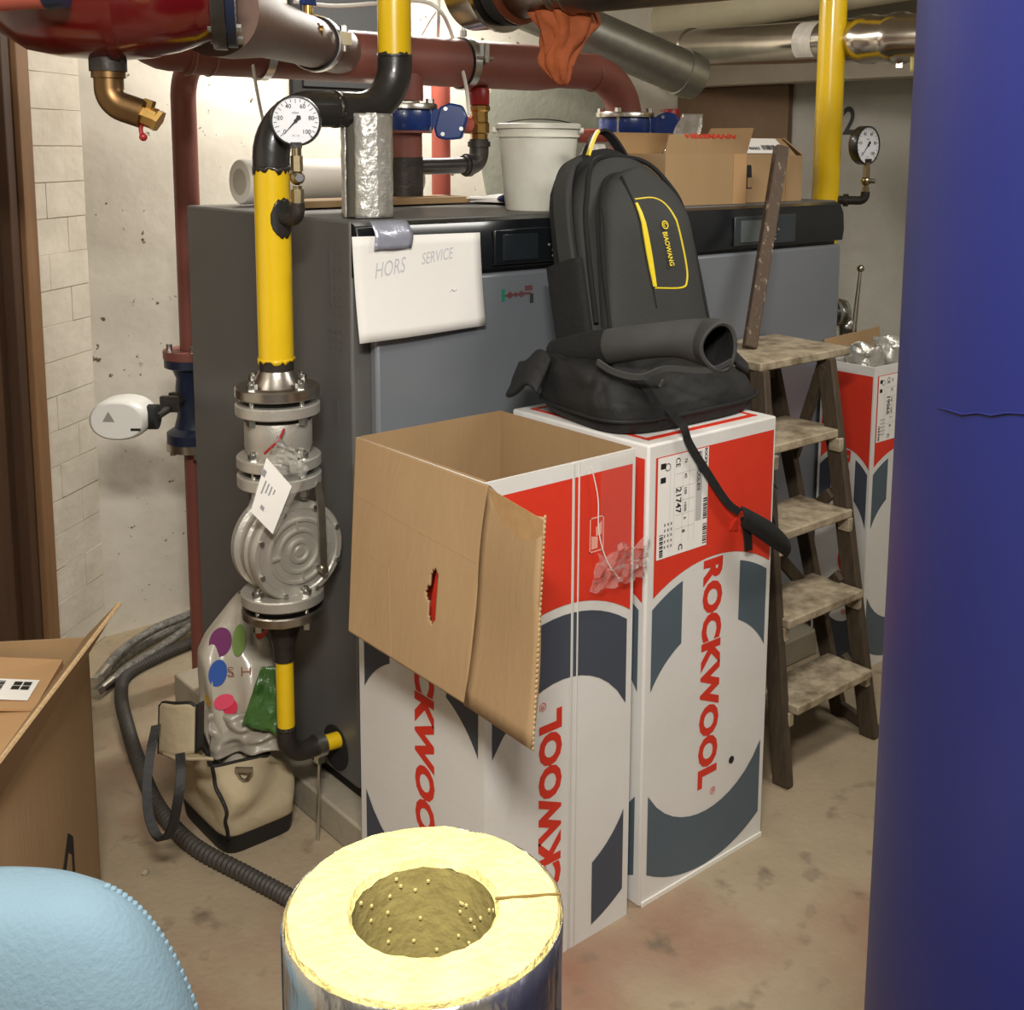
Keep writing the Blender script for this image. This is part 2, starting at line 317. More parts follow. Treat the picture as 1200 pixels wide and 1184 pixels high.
# ================================================================== THE SETTING
Z0 = V((0, 0, 0))
WA = V((1.315, 3.70, 0)); WD = V((-math.cos(rad(39.5)), -math.sin(rad(39.5)), 0)); WN = V((-WD.y, WD.x, 0))   # slanting left wall: corner, direction, room side
if WN.dot(V((1, 0, 0))) < 0: WN = -WN
structure(MB().b2((-2.2, -2.0, -.12), (4.3, 4.0, 0)).build('floor', floor_material()))
structure(MB().b2((-2.2, -2.0, 2.62), (4.3, 4.0, 2.74)).build('ceiling', CEIL))
wb = structure(MB().b2((1.25, 3.70, 0), (4.3, 3.86, 2.62)).build('wall_back', plaster_material()))
MB().slab([(x, 3.70, z) for x, z in [(2.95, 1.40), (2.90, 1.6), (2.93, 1.80), (3.02, 2.0), (3.3, 2.03), (3.55, 2.0), (3.66, 1.86), (3.62, 1.6), (3.66, 1.40)]], (0, -1, 0), .012).build('render_patch', PATCH, wb)
wr = structure(MB().b2((4.10, -2.0, 0), (4.28, 3.70, 2.62)).build('wall_right', GREYWALL))
MB().text('2', (4.0985, 2.805, 1.69), (0, -1, 0), (0, 0, 1), .115, .06, .02).build('stencilled_number', BLACK_INK, wr)
MB().text('056', (4.0985, 2.455, 1.275), (0, -1, 0), (0, 0, 1), .026, .085, .02).build('pencilled_number', BLACK_INK, wr)
structure(MB().b2((-2.1, -2.0, 0), (4.1, -1.85, 2.62)).build('wall_front', mat('front_plaster', (206, 200, 186), .85, var=(190, 182, 166), scale=3, amt=.6)))
# slanting left wall: brick pier by the corner, then a brown door in a tan frame, then plaster
def wp(d, z, off=0.): return WA + WD*d + V((0, 0, z)) + WN*off
PIER = .335
pier = structure(MB().slab([wp(0, 0, -.10), wp(PIER, 0, -.10), wp(PIER, 0, -.003), wp(0, 0, -.003)], (0, 0, 1), 2.62).build('wall_left', mat('pier_mortar', (214, 206, 190), .9)))
random.seed(3); rows = 24; ch = 2.60/rows
brick_me = None
for r in range(rows):
    cuts = [0, .21, PIER] if r % 2 else [0, .10, PIER]
    for a, b in zip(cuts, cuts[1:]):
        q = random.uniform(-.0015, .0015); g = .0006
        MB().slab([wp(a+g, r*ch+g+.004, q-.03), wp(b-g, r*ch+g+.004, q-.03), wp(b-g, r*ch+g+.004, q), wp(a+g, r*ch+g+.004, q)], (0, 0, 1), ch-2*g-.002).build('brick', PAINTBRICK, pier, smooth=0)
structure(MB().slab([wp(1.25, 0, -.14), wp(4.2, 0, -.14), wp(4.2, 0, 0), wp(1.25, 0, 0)], (0, 0, 1), 2.62).slab([wp(PIER, 2.2, -.14), wp(1.25, 2.2, -.14), wp(1.25, 2.2, 0), wp(PIER, 2.2, 0)], (0, 0, 1), .42).build('wall_rear', plaster_material()))
door = structure(MB().slab([wp(PIER+.106, 0.01, -.05), wp(1.16, 0.01, -.05), wp(1.16, 0.01, .0), wp(PIER+.106, 0.01, .0)], (0, 0, 1), 2.17).build('door_1', DOOR_WOOD, bevel=.003))
MB().slab([wp(PIER+.002, 0, -.10), wp(PIER+.060, 0, -.10), wp(PIER+.060, 0, .05), wp(PIER+.002, 0, .05)], (0, 0, 1), 2.19).build('door_frame', DOOR_EDGE, door, bevel=.003)
MB().slab([wp(PIER+.062, 0, -.07), wp(PIER+.104, 0, -.07), wp(PIER+.104, 0, .035), wp(PIER+.062, 0, .035)], (0, 0, 1), 2.19).build('door_stop', DOOR_WOOD, door, bevel=.003)
MB().slab([wp(1.162, 0, -.10), wp(1.248, 0, -.10), wp(1.248, 0, .05), wp(1.162, 0, .05)], (0, 0, 1), 2.19).build('door_frame', DOOR_EDGE, door, bevel=.003)
# concrete plinth under the boilers
structure(MB().b2((1.30, 2.09, 0), (3.25, 3.12, .085)).build('trim_1', SLAB, bevel=.006))
# white beam under the flue along the right wall
structure(MB().b2((3.95, 2.2, 1.905), (4.10, 3.70, 2.04)).build('trim_2', mat('white_beam', (206, 198, 184), .85, var=(170, 160, 146), scale=4, amt=.7)))
tag(MB().b2((4.068, 3.06, .9), (4.10, 3.69, 1.903)).build('wooden_board', BOARD, bevel=.004), 'dark brown wooden board fixed to the wall behind the small cardboard boxes', 'board')
niche = tag(MB().b2((2.05, 3.675, 1.80), (2.52, 3.70, 2.25)).b2((2.09, 3.668, 1.84), (2.48, 3.676, 2.21), 1).build('wall_recess_shade', [DARKHOLE, RUBBER], bevel=.003), 'black square hatch painted flat on the white wall behind the red header pipe', 'recess')  # flat black panel stands for the unlit depth of a recess

# ================================================================== BOILERS
def boiler(x0, x1, label, dx, disp_mat, sticker):
    t = thing('boiler', ((x0+x1)/2, 2.6, .085), label, 'boiler', 'grey floor-standing boilers')
    yf = 2.165
    MB().b2((x0, yf, .135), (x1, 3.0, 1.47)).build('casing', BOILER, t, bevel=.006)
    MB().b2((x0+.03, yf+.03, .085), (x1-.03, 2.97, .136)).build('base_gap_fill', RUBBER, t)  # black block standing for the shade in the gap under the casing
    MB().b2((x0+.045, yf-.032, .15), (x1-.012, yf, 1.332)).build('door', BOILER_F, t, bevel=.008)
    pm = MB(); n = 8; prof = [(yf, 1.345), (yf-.03, 1.345), (yf-.034, 1.38), (yf-.03, 1.43), (yf-.018, 1.458), (yf, 1.466)]
    pm.rings([[V((x, y, z)) for y, z in prof] for x in (x0+.002, x1-.004)]).build('control_panel', PANEL if not sticker else PANEL, t, bevel=.002)
    cp = bpy.data.objects[[o.name for o in t.children if o.name.startswith('control_panel')][0]]
    bz = MB().b2((dx, yf-.040, 1.352), (dx+.285, yf-.033, 1.437)).build('display_bezel', PANEL2 if not sticker else PANEL, cp, bevel=.003)
    MB().b2((dx+.025, yf-.0425, 1.362), (dx+.135, yf-.039, 1.425)).build('display', disp_mat, cp, bevel=.001)
    bm = MB()
    for i, (a, b) in enumerate([(0, 2), (0, 1), (0, 0), (0, -1), (0, -2), (-1, 0), (1, 0)]):
        bm.cyl((dx+.185+a*.014, yf-.0405, 1.394+b*.014), (dx+.185+a*.014, yf-.0425, 1.394+b*.014), .0028, n=10)
    for k in range(7): MB().cyl(*[(dx+.185+[0, 0, 0, 0, 0, -1, 1][k]*.014, yf-yy, 1.394+[2, 1, 0, -1, -2, 0, 0][k]*.014) for yy in (.040, .0425)], .003, n=10).build('button', mat('button_grey', (150, 152, 150), .4), cp)
    return t
b1 = boiler(1.34, 2.235, 'large grey boiler with the white paper sheet taped on its front', 1.715, SCREEN_D, True)
b2_ = boiler(2.245, 3.15, 'grey boiler on the right with the ladder leaning in front', 2.60, SCREEN, False)
# data plate print on the left side of the left boiler
lp = MB()
random.seed(11)
for i in range(13):
    z = 1.425-i*.02; wdt = random.choice([.05, .065, .04, .03])
    if i in (4, 9): continue
    for k in range(3): lp.b2((1.3390, 2.20+k*.022, z-.011), (1.3401, 2.20+k*.022+wdt*.28, z-.004))
lp.build('data_plate', mat('grey_print', (88, 88, 86), .5), b1)
for a_, b_ in (((1.3388, 2.245, 1.28), (1.3401, 2.262, 1.40)), ((1.3388, 2.225, 1.0), (1.3401, 2.25, 1.06))): MB().b2(a_, b_).build('data_plate', mat('grey_print', (88, 88, 86), .5), b1)
# coloured sticker on the door
st = MB(); y = 2.1325
st.b2((1.742, y-.0006, 1.262), (1.752, y+.001, 1.292), 0); st.b2((1.752, y-.0006, 1.274), (1.80, y+.001, 1.279), 1)
for k in range(3): st.cyl((1.768+k*.018, y-.0006, 1.2765), (1.768+k*.018, y+.001, 1.2765), .008-.002*(k % 2), n=12, mi=1)
st.b2((1.80, y-.0006, 1.274), (1.835, y+.001, 1.280), 1); st.b2((1.832, y-.0006, 1.252), (1.843, y+.001, 1.275), 2); st.b2((1.815, y-.0006, 1.284), (1.84, y+.001, 1.296), 1)
st.build('sticker', [mat('teal_print', (36, 120, 96), .5), mat('dull_red_print', (104, 66, 68), .5), mat('dark_print', (52, 54, 56), .5)], b1)
# gas inlet hole in the side, its dark inside painted as a black disc
MB().lathe([(.0, 0), (.055, 0), (.055, .004)], (1.3405, 2.265, .20), (-1, 0, 0), 28).build('pipe_opening', DARKHOLE, b1)

# taped sheet
sh = thing('paper_sheet', (1.5, 2.12, 1.2), 'white paper sheet with faint handwriting taped on the boiler front', 'paper sign')
def shf(u_, v_):
    x = 1.318+.352*u_+.008*(1-v_); z = 1.207+.232*v_-.006*u_+.012*u_*(1-v_)
    return V((x, 2.121-.012*(1-v_)**2-.004*math.sin(u_*5), z))
MB().grid(shf, 14, 10).build('sheet', PAPER, sh, solid=.0006)
for wd_, o_, sl_, h_, w_ in (('HORS', (1.372, 2.1150, 1.345), .13, .034, .078), ('SERVICE', (1.497, 2.1160, 1.368), .10, .026, .09)):
    hw_ = MB().text(wd_, o_, (1, 0, sl_), (0, 0, 1), h_, w_, 0, shear=.15)
    for p in hw_.v: u_, v_ = (p.x-1.318)/.352, (p.z-1.207)/.232; p.y = shf(u_, v_).y-.0007
    hw_.build('handwriting', PALE_INK, sh, smooth=0)
MB().tube(bez([(1.575, 2.1178, 1.30), (1.582, 2.1178, 1.306), (1.588, 2.1178, 1.302), (1.596, 2.1178, 1.305)], 4), .0012, 5).build('pen_mark', PALE_INK, sh)
def tpf(u_, v_): 
    return V((1.366+.098*u_+.004*math.sin(v_*3), 2.109+.006*math.sin(u_*9+v_*5)*.3 + max(0, v_-.55)*.04, 1.408+.062*v_))
MB().grid(tpf, 8, 6).build('tape', TAPE_S, sh, solid=.001)

# ================================================================== ROCKWOOL CARTONS
CUV, RIN, ROUT, RRED = (.211, .371), .2247, .357, .377
def ring_piece(u0, u1, sgn, n=14, cu=CUV):
    up_, dn = [], []
    for i in range(n+1):
        u_ = u0+(u1-u0)*i/n; du = u_-cu[0]
        dn.append((u_, cu[1]+sgn*math.sqrt(max(RIN**2-du*du, 0)))); up_.append((u_, cu[1]+sgn*math.sqrt(max(ROUT**2-du*du, 0))))
    return dn+up_[::-1]
def red_piece(u0, u1, top, n=16):
    p = [(u0+(u1-u0)*i/n, CUV[1]+math.sqrt(RRED**2-(u0+(u1-u0)*i/n-CUV[0])**2)) for i in range(n+1)]
    return p+[(u1, top), (u0, top)]
def face_print(parent, O, u, n, W, H, up_text, gap_top, ink, tu, label_txt=None, grp='print'):
    O, u, n = V(O), V(u), V(n); k = W/.42; zz = V((0, 0, 1))
    def P(q, e=.0007): return O+u*q[0]*k+zz*(q[1]*H/1.03)+n*e
    def pl(pts, mi, e=.0007):
        m = MB(); m.keepn = True; m.add([P(q, e) for q in pts], [(i, i+1, len(pts)-2-i, len(pts)-1-i) for i in range(len(pts)//2-1)]); m.build('red_print' if mi == 0 else 'ring_print', RED_INK if mi == 0 else ink, parent, smooth=0)
    redtop = 1.0
    rp = [(.022+.389*i/16) for i in range(17)]
    low = [(a, CUV[1]+math.sqrt(RRED**2-(a-CUV[0])**2)) for a in rp]
    pl(low+[(a, redtop) for a in rp[::-1]], 0)
    for top in (1, -1):
        spans = [(.02, .114), (.305, .402)] if (top == 1) == gap_top else [(.02, .402)]
        for a, b in spans: pl(ring_piece(a, b, top), 1)
    tm = MB()
    if up_text: tm.text('ROCKWOOL', P((tu+.066, .035)), zz, -u, .066*k, .505*H/1.03, .052, spacing=1.02).text('®', P((tu+.02, .545)), zz, -u, .018, None, 0)
    else: tm.text('ROCKWOOL', P((tu, .742)), -zz, u, .066*k, .537*H/1.03, .052, spacing=1.02).text('®', P((tu+.045, .195)), -zz, u, .018, None, 0)
    tm.build('lettering', RED_TXT, parent, smooth=0)
    return P
def spec_label(parent, P, number, u, n):
    zz = V((0, 0, 1)); lm = MB(); lm.keepn = True
    def rect(a, b, c, d, e, mi): lm.poly([P((a, b), e), P((c, b), e), P((c, d), e), P((a, d), e)], mi)
    rect(.028, .779, .186, .998, .0012, 0)
    rect(.147, .84, .166, .993, .0016, 2)
    for i, (vv, hh) in enumerate([(.985, .012), (.955, .012)]): rect(.036, vv-hh, .052, vv, .0016, 1)
    for (a, b, c) in [(.172, .785, .185), (.172, .84, .185), (.036, .783, .047)]:
        z = b; random.seed(int(a*1000+b*100))
        while z < b+(.045 if a > .1 else .05): 
            t_ = random.uniform(.001, .004); rect(a, z, c, z+t_, .0016, 1); z += t_+random.uniform(.001, .003)
    for a in (.066, .078, .105, .125, .143): rect(a, .80 if a > .07 else .79, a+.0008, .97, .0016, 2)
    for z in (.955, .925, .895, .865, .835): rect(.082, z, .143, z+.0008, .0016, 2)
    for i in range(5):
        for j in range(3): rect(.05+j*.01, .80+i*.012, .054+j*.01, .806+i*.012, .0016, 3)
    d = -zz
    lm.text('ROCKWOOL', P((.173, .997), .0018), d, u, .009, .06, .03, 1)
    lm.text('ROCKWOOL 810', P((.15, .992), .002), d, u, .010, .085, .01, 1)
    lm.text(number, P((.084, .925), .0018), d, u, .017, .056, .015, 1)
    for i, tt in enumerate(['76', '40', '100', '1000', '6']): lm.text(tt, P((.11, .985-i*.032), .0018), d, u, .008, None, .01, 1)
    lm.text('CE', P((.082, .99), .0018), d, u, .014, .02, .01, 1)
    lm.text('C', P((.095, .80), .0018), d, u, .013, .013, .03, 1)
    lm.text('8', P((.105, .83), .0018), d, u, .010, None, .02, 1)
    c = P((.058, .975)); 
    for r0, r1 in ((.0085, .0068),):
        k = 20; ring = [[c + (u*math.cos(2*PI*i/k)+zz*math.sin(2*PI*i/k))*r + n*.001 for i in range(k)] for r in (r0, r1)]; lm.rings(ring, False, 1)
    lm.build('printed_label', [PAPER, BLACK_INK, mat('grey_label_ink', (186, 184, 182), .7), mat('mid_label_ink', (120, 118, 116), .7)], parent, smooth=0)

# --- open carton on the left
bx0, bx1, by0, by1, BH = 1.25, 1.640, 1.578, 2.010, 1.030
lb = thing('insulation_carton', (1.45, 1.79, 0), 'open red white and grey carton with brown flap folded out, printed lettering running up', 'box', 'printed insulation cartons')
wt = .006
m = MB()
m.b2((bx0, by0, 0), (bx1, by0+wt, BH), 0).b2((bx0, by1-wt, 0), (bx1, by1, BH), 0).b2((bx0, by0+wt, 0), (bx0+wt, by1-wt, BH), 0).b2((bx1-wt, by0+wt, 0), (bx1, by1-wt, BH), 0).b2((bx0+wt, by0+wt, 0.0), (bx1-wt, by1-wt, .006), 0)
m.build('carton_body', WHITECARD, lb, smooth=0)
il = MB()
il.b2((bx0+wt, by1-wt-.002, .01), (bx1-wt, by1-wt, BH+.003)).b2((bx1-wt-.002, by0+wt, .01), (bx1-wt, by1-wt, BH+.003)).b2((bx0+wt, by0+wt, .01), (bx1-wt, by0+wt+.002, BH-.004)).b2((bx0+wt, by0+wt, .01), (bx0+wt+.002, by1-wt, BH+.003)).b2((bx0+wt, by0+wt, .007), (bx1-wt, by1-wt, .01))
il.build('brown_lining', CARD, lb, smooth=0)
PL = face_print(lb, (bx0, by0, 0), (1, 0, 0), (0, -1, 0), .39, BH, True, False, DARKGREY_INK, .145)
face_print(lb, (bx0, by1, 0), (0, -1, 0), (-1, 0, 0), .432, BH, False, True, DARKGREY_INK, .200)
MB().b2((bx0+.216, by0-.0022, .004), (bx0+.222, by0, BH)).b2((bx0+.232, by0-.0016, .004), (bx0+.236, by0, BH)).build('crease', mat('crease_white', (206, 203, 196), .6), lb, bevel=.0008)
# the big brown flap: hinged along the left rim, hanging outwards, with the torn front panel still joined to it
hA, hB = V((1.252, 2.010, 1.031)), V((1.247, 1.560, 1.031))
# corners found on a plane that leans out from the left face
f_bl, f_c, f_br, f_r = V((1.150, 1.885, .675)), V((1.170, 1.530, .652)), V((1.155, 1.330, .657)), V((1.215, 1.372, 1.027))
flap = thing_f = None
def quadpt(a, b, c, d, s_, t_): return (a*(1-s_)+b*s_)*(1-t_)+(d*(1-s_)+c*s_)*t_
fl = MB(); nrm = V((-1, 0, .2)).normalized()
def flapA(s_, t_):
    p = quadpt(hA, hB, f_c, f_bl, s_, t_); return p + nrm*.012*math.sin(PI*s_)*math.sin(PI*t_)*.7
# outer sheet with the hand hole cut out: assemble from a grid and skip the cells of the slot
def slot(s_, t_): 
    ds, dt = (s_-.715)*.5, (t_-.60)*.37; d2 = min(1, max(-1, dt/.033))*.033
    return math.hypot(ds, dt-d2) < .0135 or math.hypot(ds+.016, dt+.002) < .013
NU, NVv = 130, 100; vs_ = [flapA(i/NU, j/NVv) for j in range(NVv+1) for i in range(NU+1)]; fs_ = []
for j in range(NVv):
    for i in range(NU):
        if not slot((i+.5)/NU, (j+.5)/NVv): fs_.append((j*(NU+1)+i, j*(NU+1)+i+1, (j+1)*(NU+1)+i+1, (j+1)*(NU+1)+i))
fl.add(vs_, fs_)
fl.build('folded_flap', CARD, lb, solid=.005)
fx = MB(); fx.grid(lambda s_, t_: quadpt(hB, f_r+V((0, 0, 0)), f_br, f_c, s_, t_)+V((-.004*math.sin(t_*7), 0, .014*math.sin(s_*PI)*(1-t_)*(-1))), 10, 14)
fx.build('torn_flap', CARD, lb, solid=.005, label='torn brown strip at the right end of the flap')
# liner torn off along the top corner, corrugated right edge
lt = MB(); pA, pB, pC = hB+V((-.004, -.004, -.002)), f_r+V((-.004, 0, -.004)), f_r*.62+f_br*.38+V((-.004, -.002, 0))
pD = hB*.55+(f_r*.5+f_br*.5)*.45+V((-.0045, 0, -.01))
lt.slab([pA, pB, pC, pD], (-1, -.2, 0), .0012).build('torn_liner', mat('torn_cardboard', (176, 140, 94), .9, var=(152, 118, 78), scale=30, amt=.8), lb)
co = MB()
for i in range(46): 
    p = f_r*(1-i/45)+f_br*(i/45); co.ball(p+V((0, .0005, 0)), (.0030, .0022, .0040), 6)
co.build('corrugated_edge', CARD_EDGE, lb, kind='stuff')
# red inner board seen through the hand hole
hole_c = flapA(.695, .6)
MB().slab([hole_c+V((.018, .04, -.07)), hole_c+V((.018, -.05, -.07)), hole_c+V((.018, -.05, .02)), hole_c+V((.018, .0, .07))], (1, 0, 0), .002).build('red_board', RED_INK, lb)
MB().b2((1.176, 1.955, .84), (1.177, 1.96, .845)).build('crease_mark', CARD_IN, lb)
for a, b in (((.08, .56), (.36, .58)), ((.36, .58), (.40, .98)), ((.02, .30), (.98, .36))):
    cr = MB(); pts = [flapA(a[0]+(b[0]-a[0])*i/10, a[1]+(b[1]-a[1])*i/10)+V((-.0027, 0, 0)) for i in range(11)]; cr.tube(pts, .0007, 5); cr.build('crease', mat('crease_brown', (162, 130, 90), .85), lb)
# clear adhesive tape and crumpled film on its front right edge
tp = thing('clear_packing_film', (1.62, 1.57, .78), 'crinkled clear packing film stuck over the front edge of the open carton', 'plastic film')
MB().grid(lambda s_, t_: V((1.535+.10*s_, 1.5715-.001-.004*abs(mnoise.noise(V((s_*5, t_*9, 2)))), .80+.225*t_)), 8, 14).build('tape_strip', CLEAR_FLAT, tp)
MB().grid(lambda s_, t_: V((1.505+.15*s_+.02*t_, 1.566-.022*abs(mnoise.noise(V((s_*6, t_*6, 5))))-.006*math.sin(s_*PI), .765+.075*t_+.02*mnoise.noise(V((s_*4, t_*4, 1))))), 16, 10).build('crumpled_end', CLEAR, tp)
MB().tube(bez([(1.512, 1.5725, 1.015), (1.528, 1.570, .95), (1.532, 1.570, .88), (1.55, 1.566, .82), (1.58, 1.560, .775)], 6), .0012, 6).build('tear_thread', WHITEP, tp)
hs = MB(); hs.keepn = True
def fr_(x0, z0, x1, z1, w_): 
    for a in ((x0, z0, x1, z0+w_), (x0, z1-w_, x1, z1), (x0, z0, x0+w_, z1), (x1-w_, z0, x1, z1)): hs.poly([(a[0], 1.5765, a[1]), (a[2], 1.5765, a[1]), (a[2], 1.5765, a[3]), (a[0], 1.5765, a[3])])
fr_(1.513, .838, 1.552, .91, .003)
hs.poly([(1.518, 1.5762, .845), (1.535, 1.5762, .845), (1.535, 1.5762, .868), (1.518, 1.5762, .872)]).poly([(1.53, 1.5762, .87), (1.546, 1.5762, .872), (1.546, 1.5762, .90), (1.53, 1.5762, .888)])
hs.build('printed_symbol', mat('pale_red_print', (236, 170, 152), .6), lb, smooth=0)

# --- closed carton in the middle
cx0, cx1 = 1.675, 2.095
rb = thing('insulation_carton', (1.885, 1.79, 0), 'closed red white and grey carton under the backpack, lettering running down', 'box', 'printed insulation cartons')
MB().b2((cx0, 1.575, 0), (cx1, 2.010, BH)).build('carton_body', WHITECARD, rb, bevel=.005)
PR = face_print(rb, (cx0, 1.575, 0), (1, 0, 0), (0, -1, 0), .42, BH, False, True, BLUEGREY, .180)
face_print(rb, (cx0, 2.010, 0), (0, -1, 0), (-1, 0, 0), .435, BH, False, True, BLUEGREY, .200)
spec_label(rb, PR, '21747', V((1, 0, 0)), V((0, -1, 0)))
tpm = MB()
for a in ((cx0+.03, 1.605, cx1-.03, 1.622), (cx0+.03, 1.97, cx1-.03, 1.982), (cx0+.03, 1.605, cx0+.042, 1.982), (cx1-.042, 1.605, cx1-.03, 1.982)): tpm.b2((a[0], a[1], BH), (a[2], a[3], BH+.0008+.0002*(a[2]-a[0] > .1)))
tpm.text('ROCKWOOL', (cx0+.12, 1.665, BH+.001), (1, 0, 0), (0, 1, 0), .04, .24, .02)
tpm.text('ROCKWOOL', (cx0+.06, 1.93, BH+.001), (0, -1, 0), (1, 0, 0), .04, .24, .02).build('top_print', RED_INK, rb, smooth=0)
MB().b2((cx0+.004, 1.571, .0), (cx1-.004, 1.5745, .012)).build('bottom_flap_edge', mat('worn_edge', (236, 232, 222), .7), rb, bevel=.001)
MB().lathe([(0, 0), (.009, 0), (.009, .0008)], (cx0+.297, 1.5745, .238), (0, -1, 0), 16).build('dent_hole', BLACK_INK, rb)
MB().slab([(cx0+.262, 1.573, .795), (cx0+.285, 1.570, .79), (cx0+.275, 1.562, .825), (cx0+.262, 1.57, .815)], (0, -1, .2), .002).build('torn_hole', RED_TXT, rb)

# --- third carton behind the ladder
tb = thing('insulation_carton', (3.19, 2.02, 0), 'red white and grey carton behind the ladder, filled with foil offcuts', 'box', 'printed insulation cartons')
tx0, ty0, TH = 3.035, 1.925, .975
m = MB(); TW = .33
m.b2((tx0, ty0, 0), (tx0+TW, ty0+wt, TH)).b2((tx0, ty0+.19-wt, 0), (tx0+TW, ty0+.19, TH)).b2((tx0, ty0+wt, 0), (tx0+wt, ty0+.19-wt, TH)).b2((tx0+TW-wt, ty0+wt, 0), (tx0+TW, ty0+.19-wt, TH)).b2((tx0+wt, ty0+wt, 0), (tx0+TW-wt, ty0+.19-wt, .006))
m.build('carton_body', WHITECARD, tb, smooth=0)
PT = face_print(tb, (tx0, ty0, 0), (1, 0, 0), (0, -1, 0), .36, TH, False, True, BLUEGREY, .200)
face_print(tb, (tx0, ty0+.19, 0), (0, -1, 0), (-1, 0, 0), .19, TH, False, True, DARKGREY_INK, .200)
spec_label(tb, PT, '19066', V((1, 0, 0)), V((0, -1, 0)))
MB().slab([(tx0+.0, ty0+.19, TH), (tx0+.33, ty0+.19, TH), (tx0+.33, ty0+.20, TH+.07), (tx0+.03, ty0+.20, TH+.06)], (0, 1, 0), .005).build('open_flap', CARD, tb)
def crumple(name, c, d, seed, label, group):
    m = MB(); c = V(c)
    def fn(s_, t_):
        a = 2*PI*s_; r = .75+.25*mnoise.noise(V((math.cos(a)*2, math.sin(a)*2, t_*4+seed)))
        return c+V((d[0]/2*math.cos(a)*r, d[1]/2*math.sin(a)*r, d[2]*t_+.012*mnoise.noise(V((s_*9, t_*5, seed)))))
    m.grid(fn, 36, 8); return tag(m.build(name, FOIL, solid=.0015), label, 'foil', group)
crumple('foil_offcut', (tx0+.085, ty0+.095, .90), (.15, .15, .12), 1.3, 'curled foil offcut at the left end of the carton behind the ladder', 'foil offcuts in the carton')
crumple('foil_offcut', (tx0+.235, ty0+.095, .88), (.17, .16, .145), 4.7, 'curled foil offcut at the right end of the carton behind the ladder', 'foil offcuts in the carton')

# ================================================================== BACKPACK, TOOL BAG
def sup(a, e): c, s_ = math.cos(a), math.sin(a); return (math.copysign(abs(c)**(2/e), c), math.copysign(abs(s_)**(2/e), s_))
bp = thing('backpack', (1.96, 1.93, 1.15), 'charcoal backpack with yellow piping leaning on the boiler on top of the carton', 'backpack')
PO = V((1.985, 1.842, 1.172)); pu = V((.995, -.06, -.06)).normalized(); pv = V((-.045, .30, .95)); pv = (pv-pv.dot(pu)*pu).normalized(); pn = pu.cross(pv).normalized()
if pn.y > 0: pn = -pn
def PK(a, h, d): return PO+pu*(a-.012)+pv*(h*1.1)+pn*d
def loft(hs, wfn, d0fn, d1fn, e=3.2, n=36):
    m = MB(); rs = []
    for h in hs:
        w_, d0, d1 = wfn(h), d0fn(h), d1fn(h); c = (d0+d1)/2; hd = (d1-d0)/2
        rs.append([PK(w_*sup(2*PI*k/n, e)[0], h, c+hd*sup(2*PI*k/n, e)[1]) for k in range(n)])
    return m.rings(rs)
def domew(w0, w1, H, rtop):
    def f(h):
        t = h/H; w_ = w0+(w1-w0)*t; k = max(0, (h-(H-rtop))/rtop); q = max(0, (.04-h)/.04)
        return max(w_*math.sqrt(max(1-k**2.2, .0))*(1-.12*q*q), .004)
    return f
def hseq(H, n=16, rtop=.1): return [H*(i/n) for i in range(n)]+[H-rtop*.12*(1-k/5)**2*0-.02*(1-k/5)**1.6*1 for k in range(1, 5)]+[H]
def hs_(H): return [0, .006, .02, .05]+[H*.15+H*.7*i/10 for i in range(11)]+[H*(.88+.12*math.sin(PI/2*i/8)) for i in range(9)]
loft(hs_(.455), domew(.195, .165, .455, .15), lambda h: -.145+.05*max(0, (h-.38)/.075), lambda h: -.045-.02*max(0, (h-.36)/.1), 3).build('back_compartment', PACK_D, bp)
loft(hs_(.430), domew(.190, .158, .430, .15), lambda h: -.07, lambda h: .008-.03*max(0, (h-.33)/.1), 3.2).build('main_compartment', PACK, bp)
loft(hs_(.385), domew(.165, .122, .385, .12), lambda h: -.03, lambda h: .062-.012*math.cos(h*9)-.04*max(0, (h-.26)/.13), 3.4).build('front_pocket', PACK, bp)
MB().tube([PK(.003+x, h, .012-.03*max(0, (h-.33)/.1)) for x, h in bez([(-.172, .05, 0), (-.168, .2, 0), (-.155, .31, 0), (-.10, .40, 0), (0, .418, 0), (.10, .40, 0), (.15, .31, 0)], 8) for x, h in [(x, h)]] if False else [PK(q.x, q.y, .004-.03*max(0, (q.y-.33)/.1)) for q in bez([(-.176, .05, 0), (-.17, .2, 0), (-.155, .31, 0), (-.095, .405, 0), (0, .424, 0), (.095, .405, 0), (.155, .31, 0), (.17, .2, 0)], 8)], .006, 8).build('zip_seam', PACK_D, bp)
MB().tube([PK(q.x, q.y, .03-.035*max(0, (q.y-.26)/.13)) for q in bez([(-.160, .03, 0), (-.150, .2, 0), (-.125, .30, 0), (-.075, .365, 0), (0, .378, 0), (.075, .365, 0), (.122, .30, 0), (.148, .2, 0), (.160, .03, 0)], 8)], .005, 8).build('zip_seam', PACK_D, bp)
def front_d(h): return .062-.012*math.cos(h*9)-.04*max(0, (h-.26)/.13)
MB().tube([PK(q.x, q.y, front_d(q.y)-.001) for q in bez([(-.052, .305, 0), (0.01, .31, 0), (.046, .292, 0), (.066, .245, 0), (.082, .165, 0), (.08, .128, 0), (.06, .113, 0), (-.028, .113, 0)], 8)], .0024, 6).build('yellow_piping', YEL, bp)
MB().strip([PK(-.056+.026*t, .295-.18*t, front_d(.295-.18*t)+.004) for t in [i/8 for i in range(9)]], [pu*(.0035+.0045*math.sin(PI*min(1, t_/8*.9))) for t_ in range(9)], .003).build('yellow_zip_flap', YEL, bp)
MB().tube([PK(-.068+.05*(1-h/.36), h, front_d(h)-.002) for h in [.36-.29*i/10 for i in range(11)]], .0035, 6).build('centre_seam', PACK_D, bp)
lg = MB()
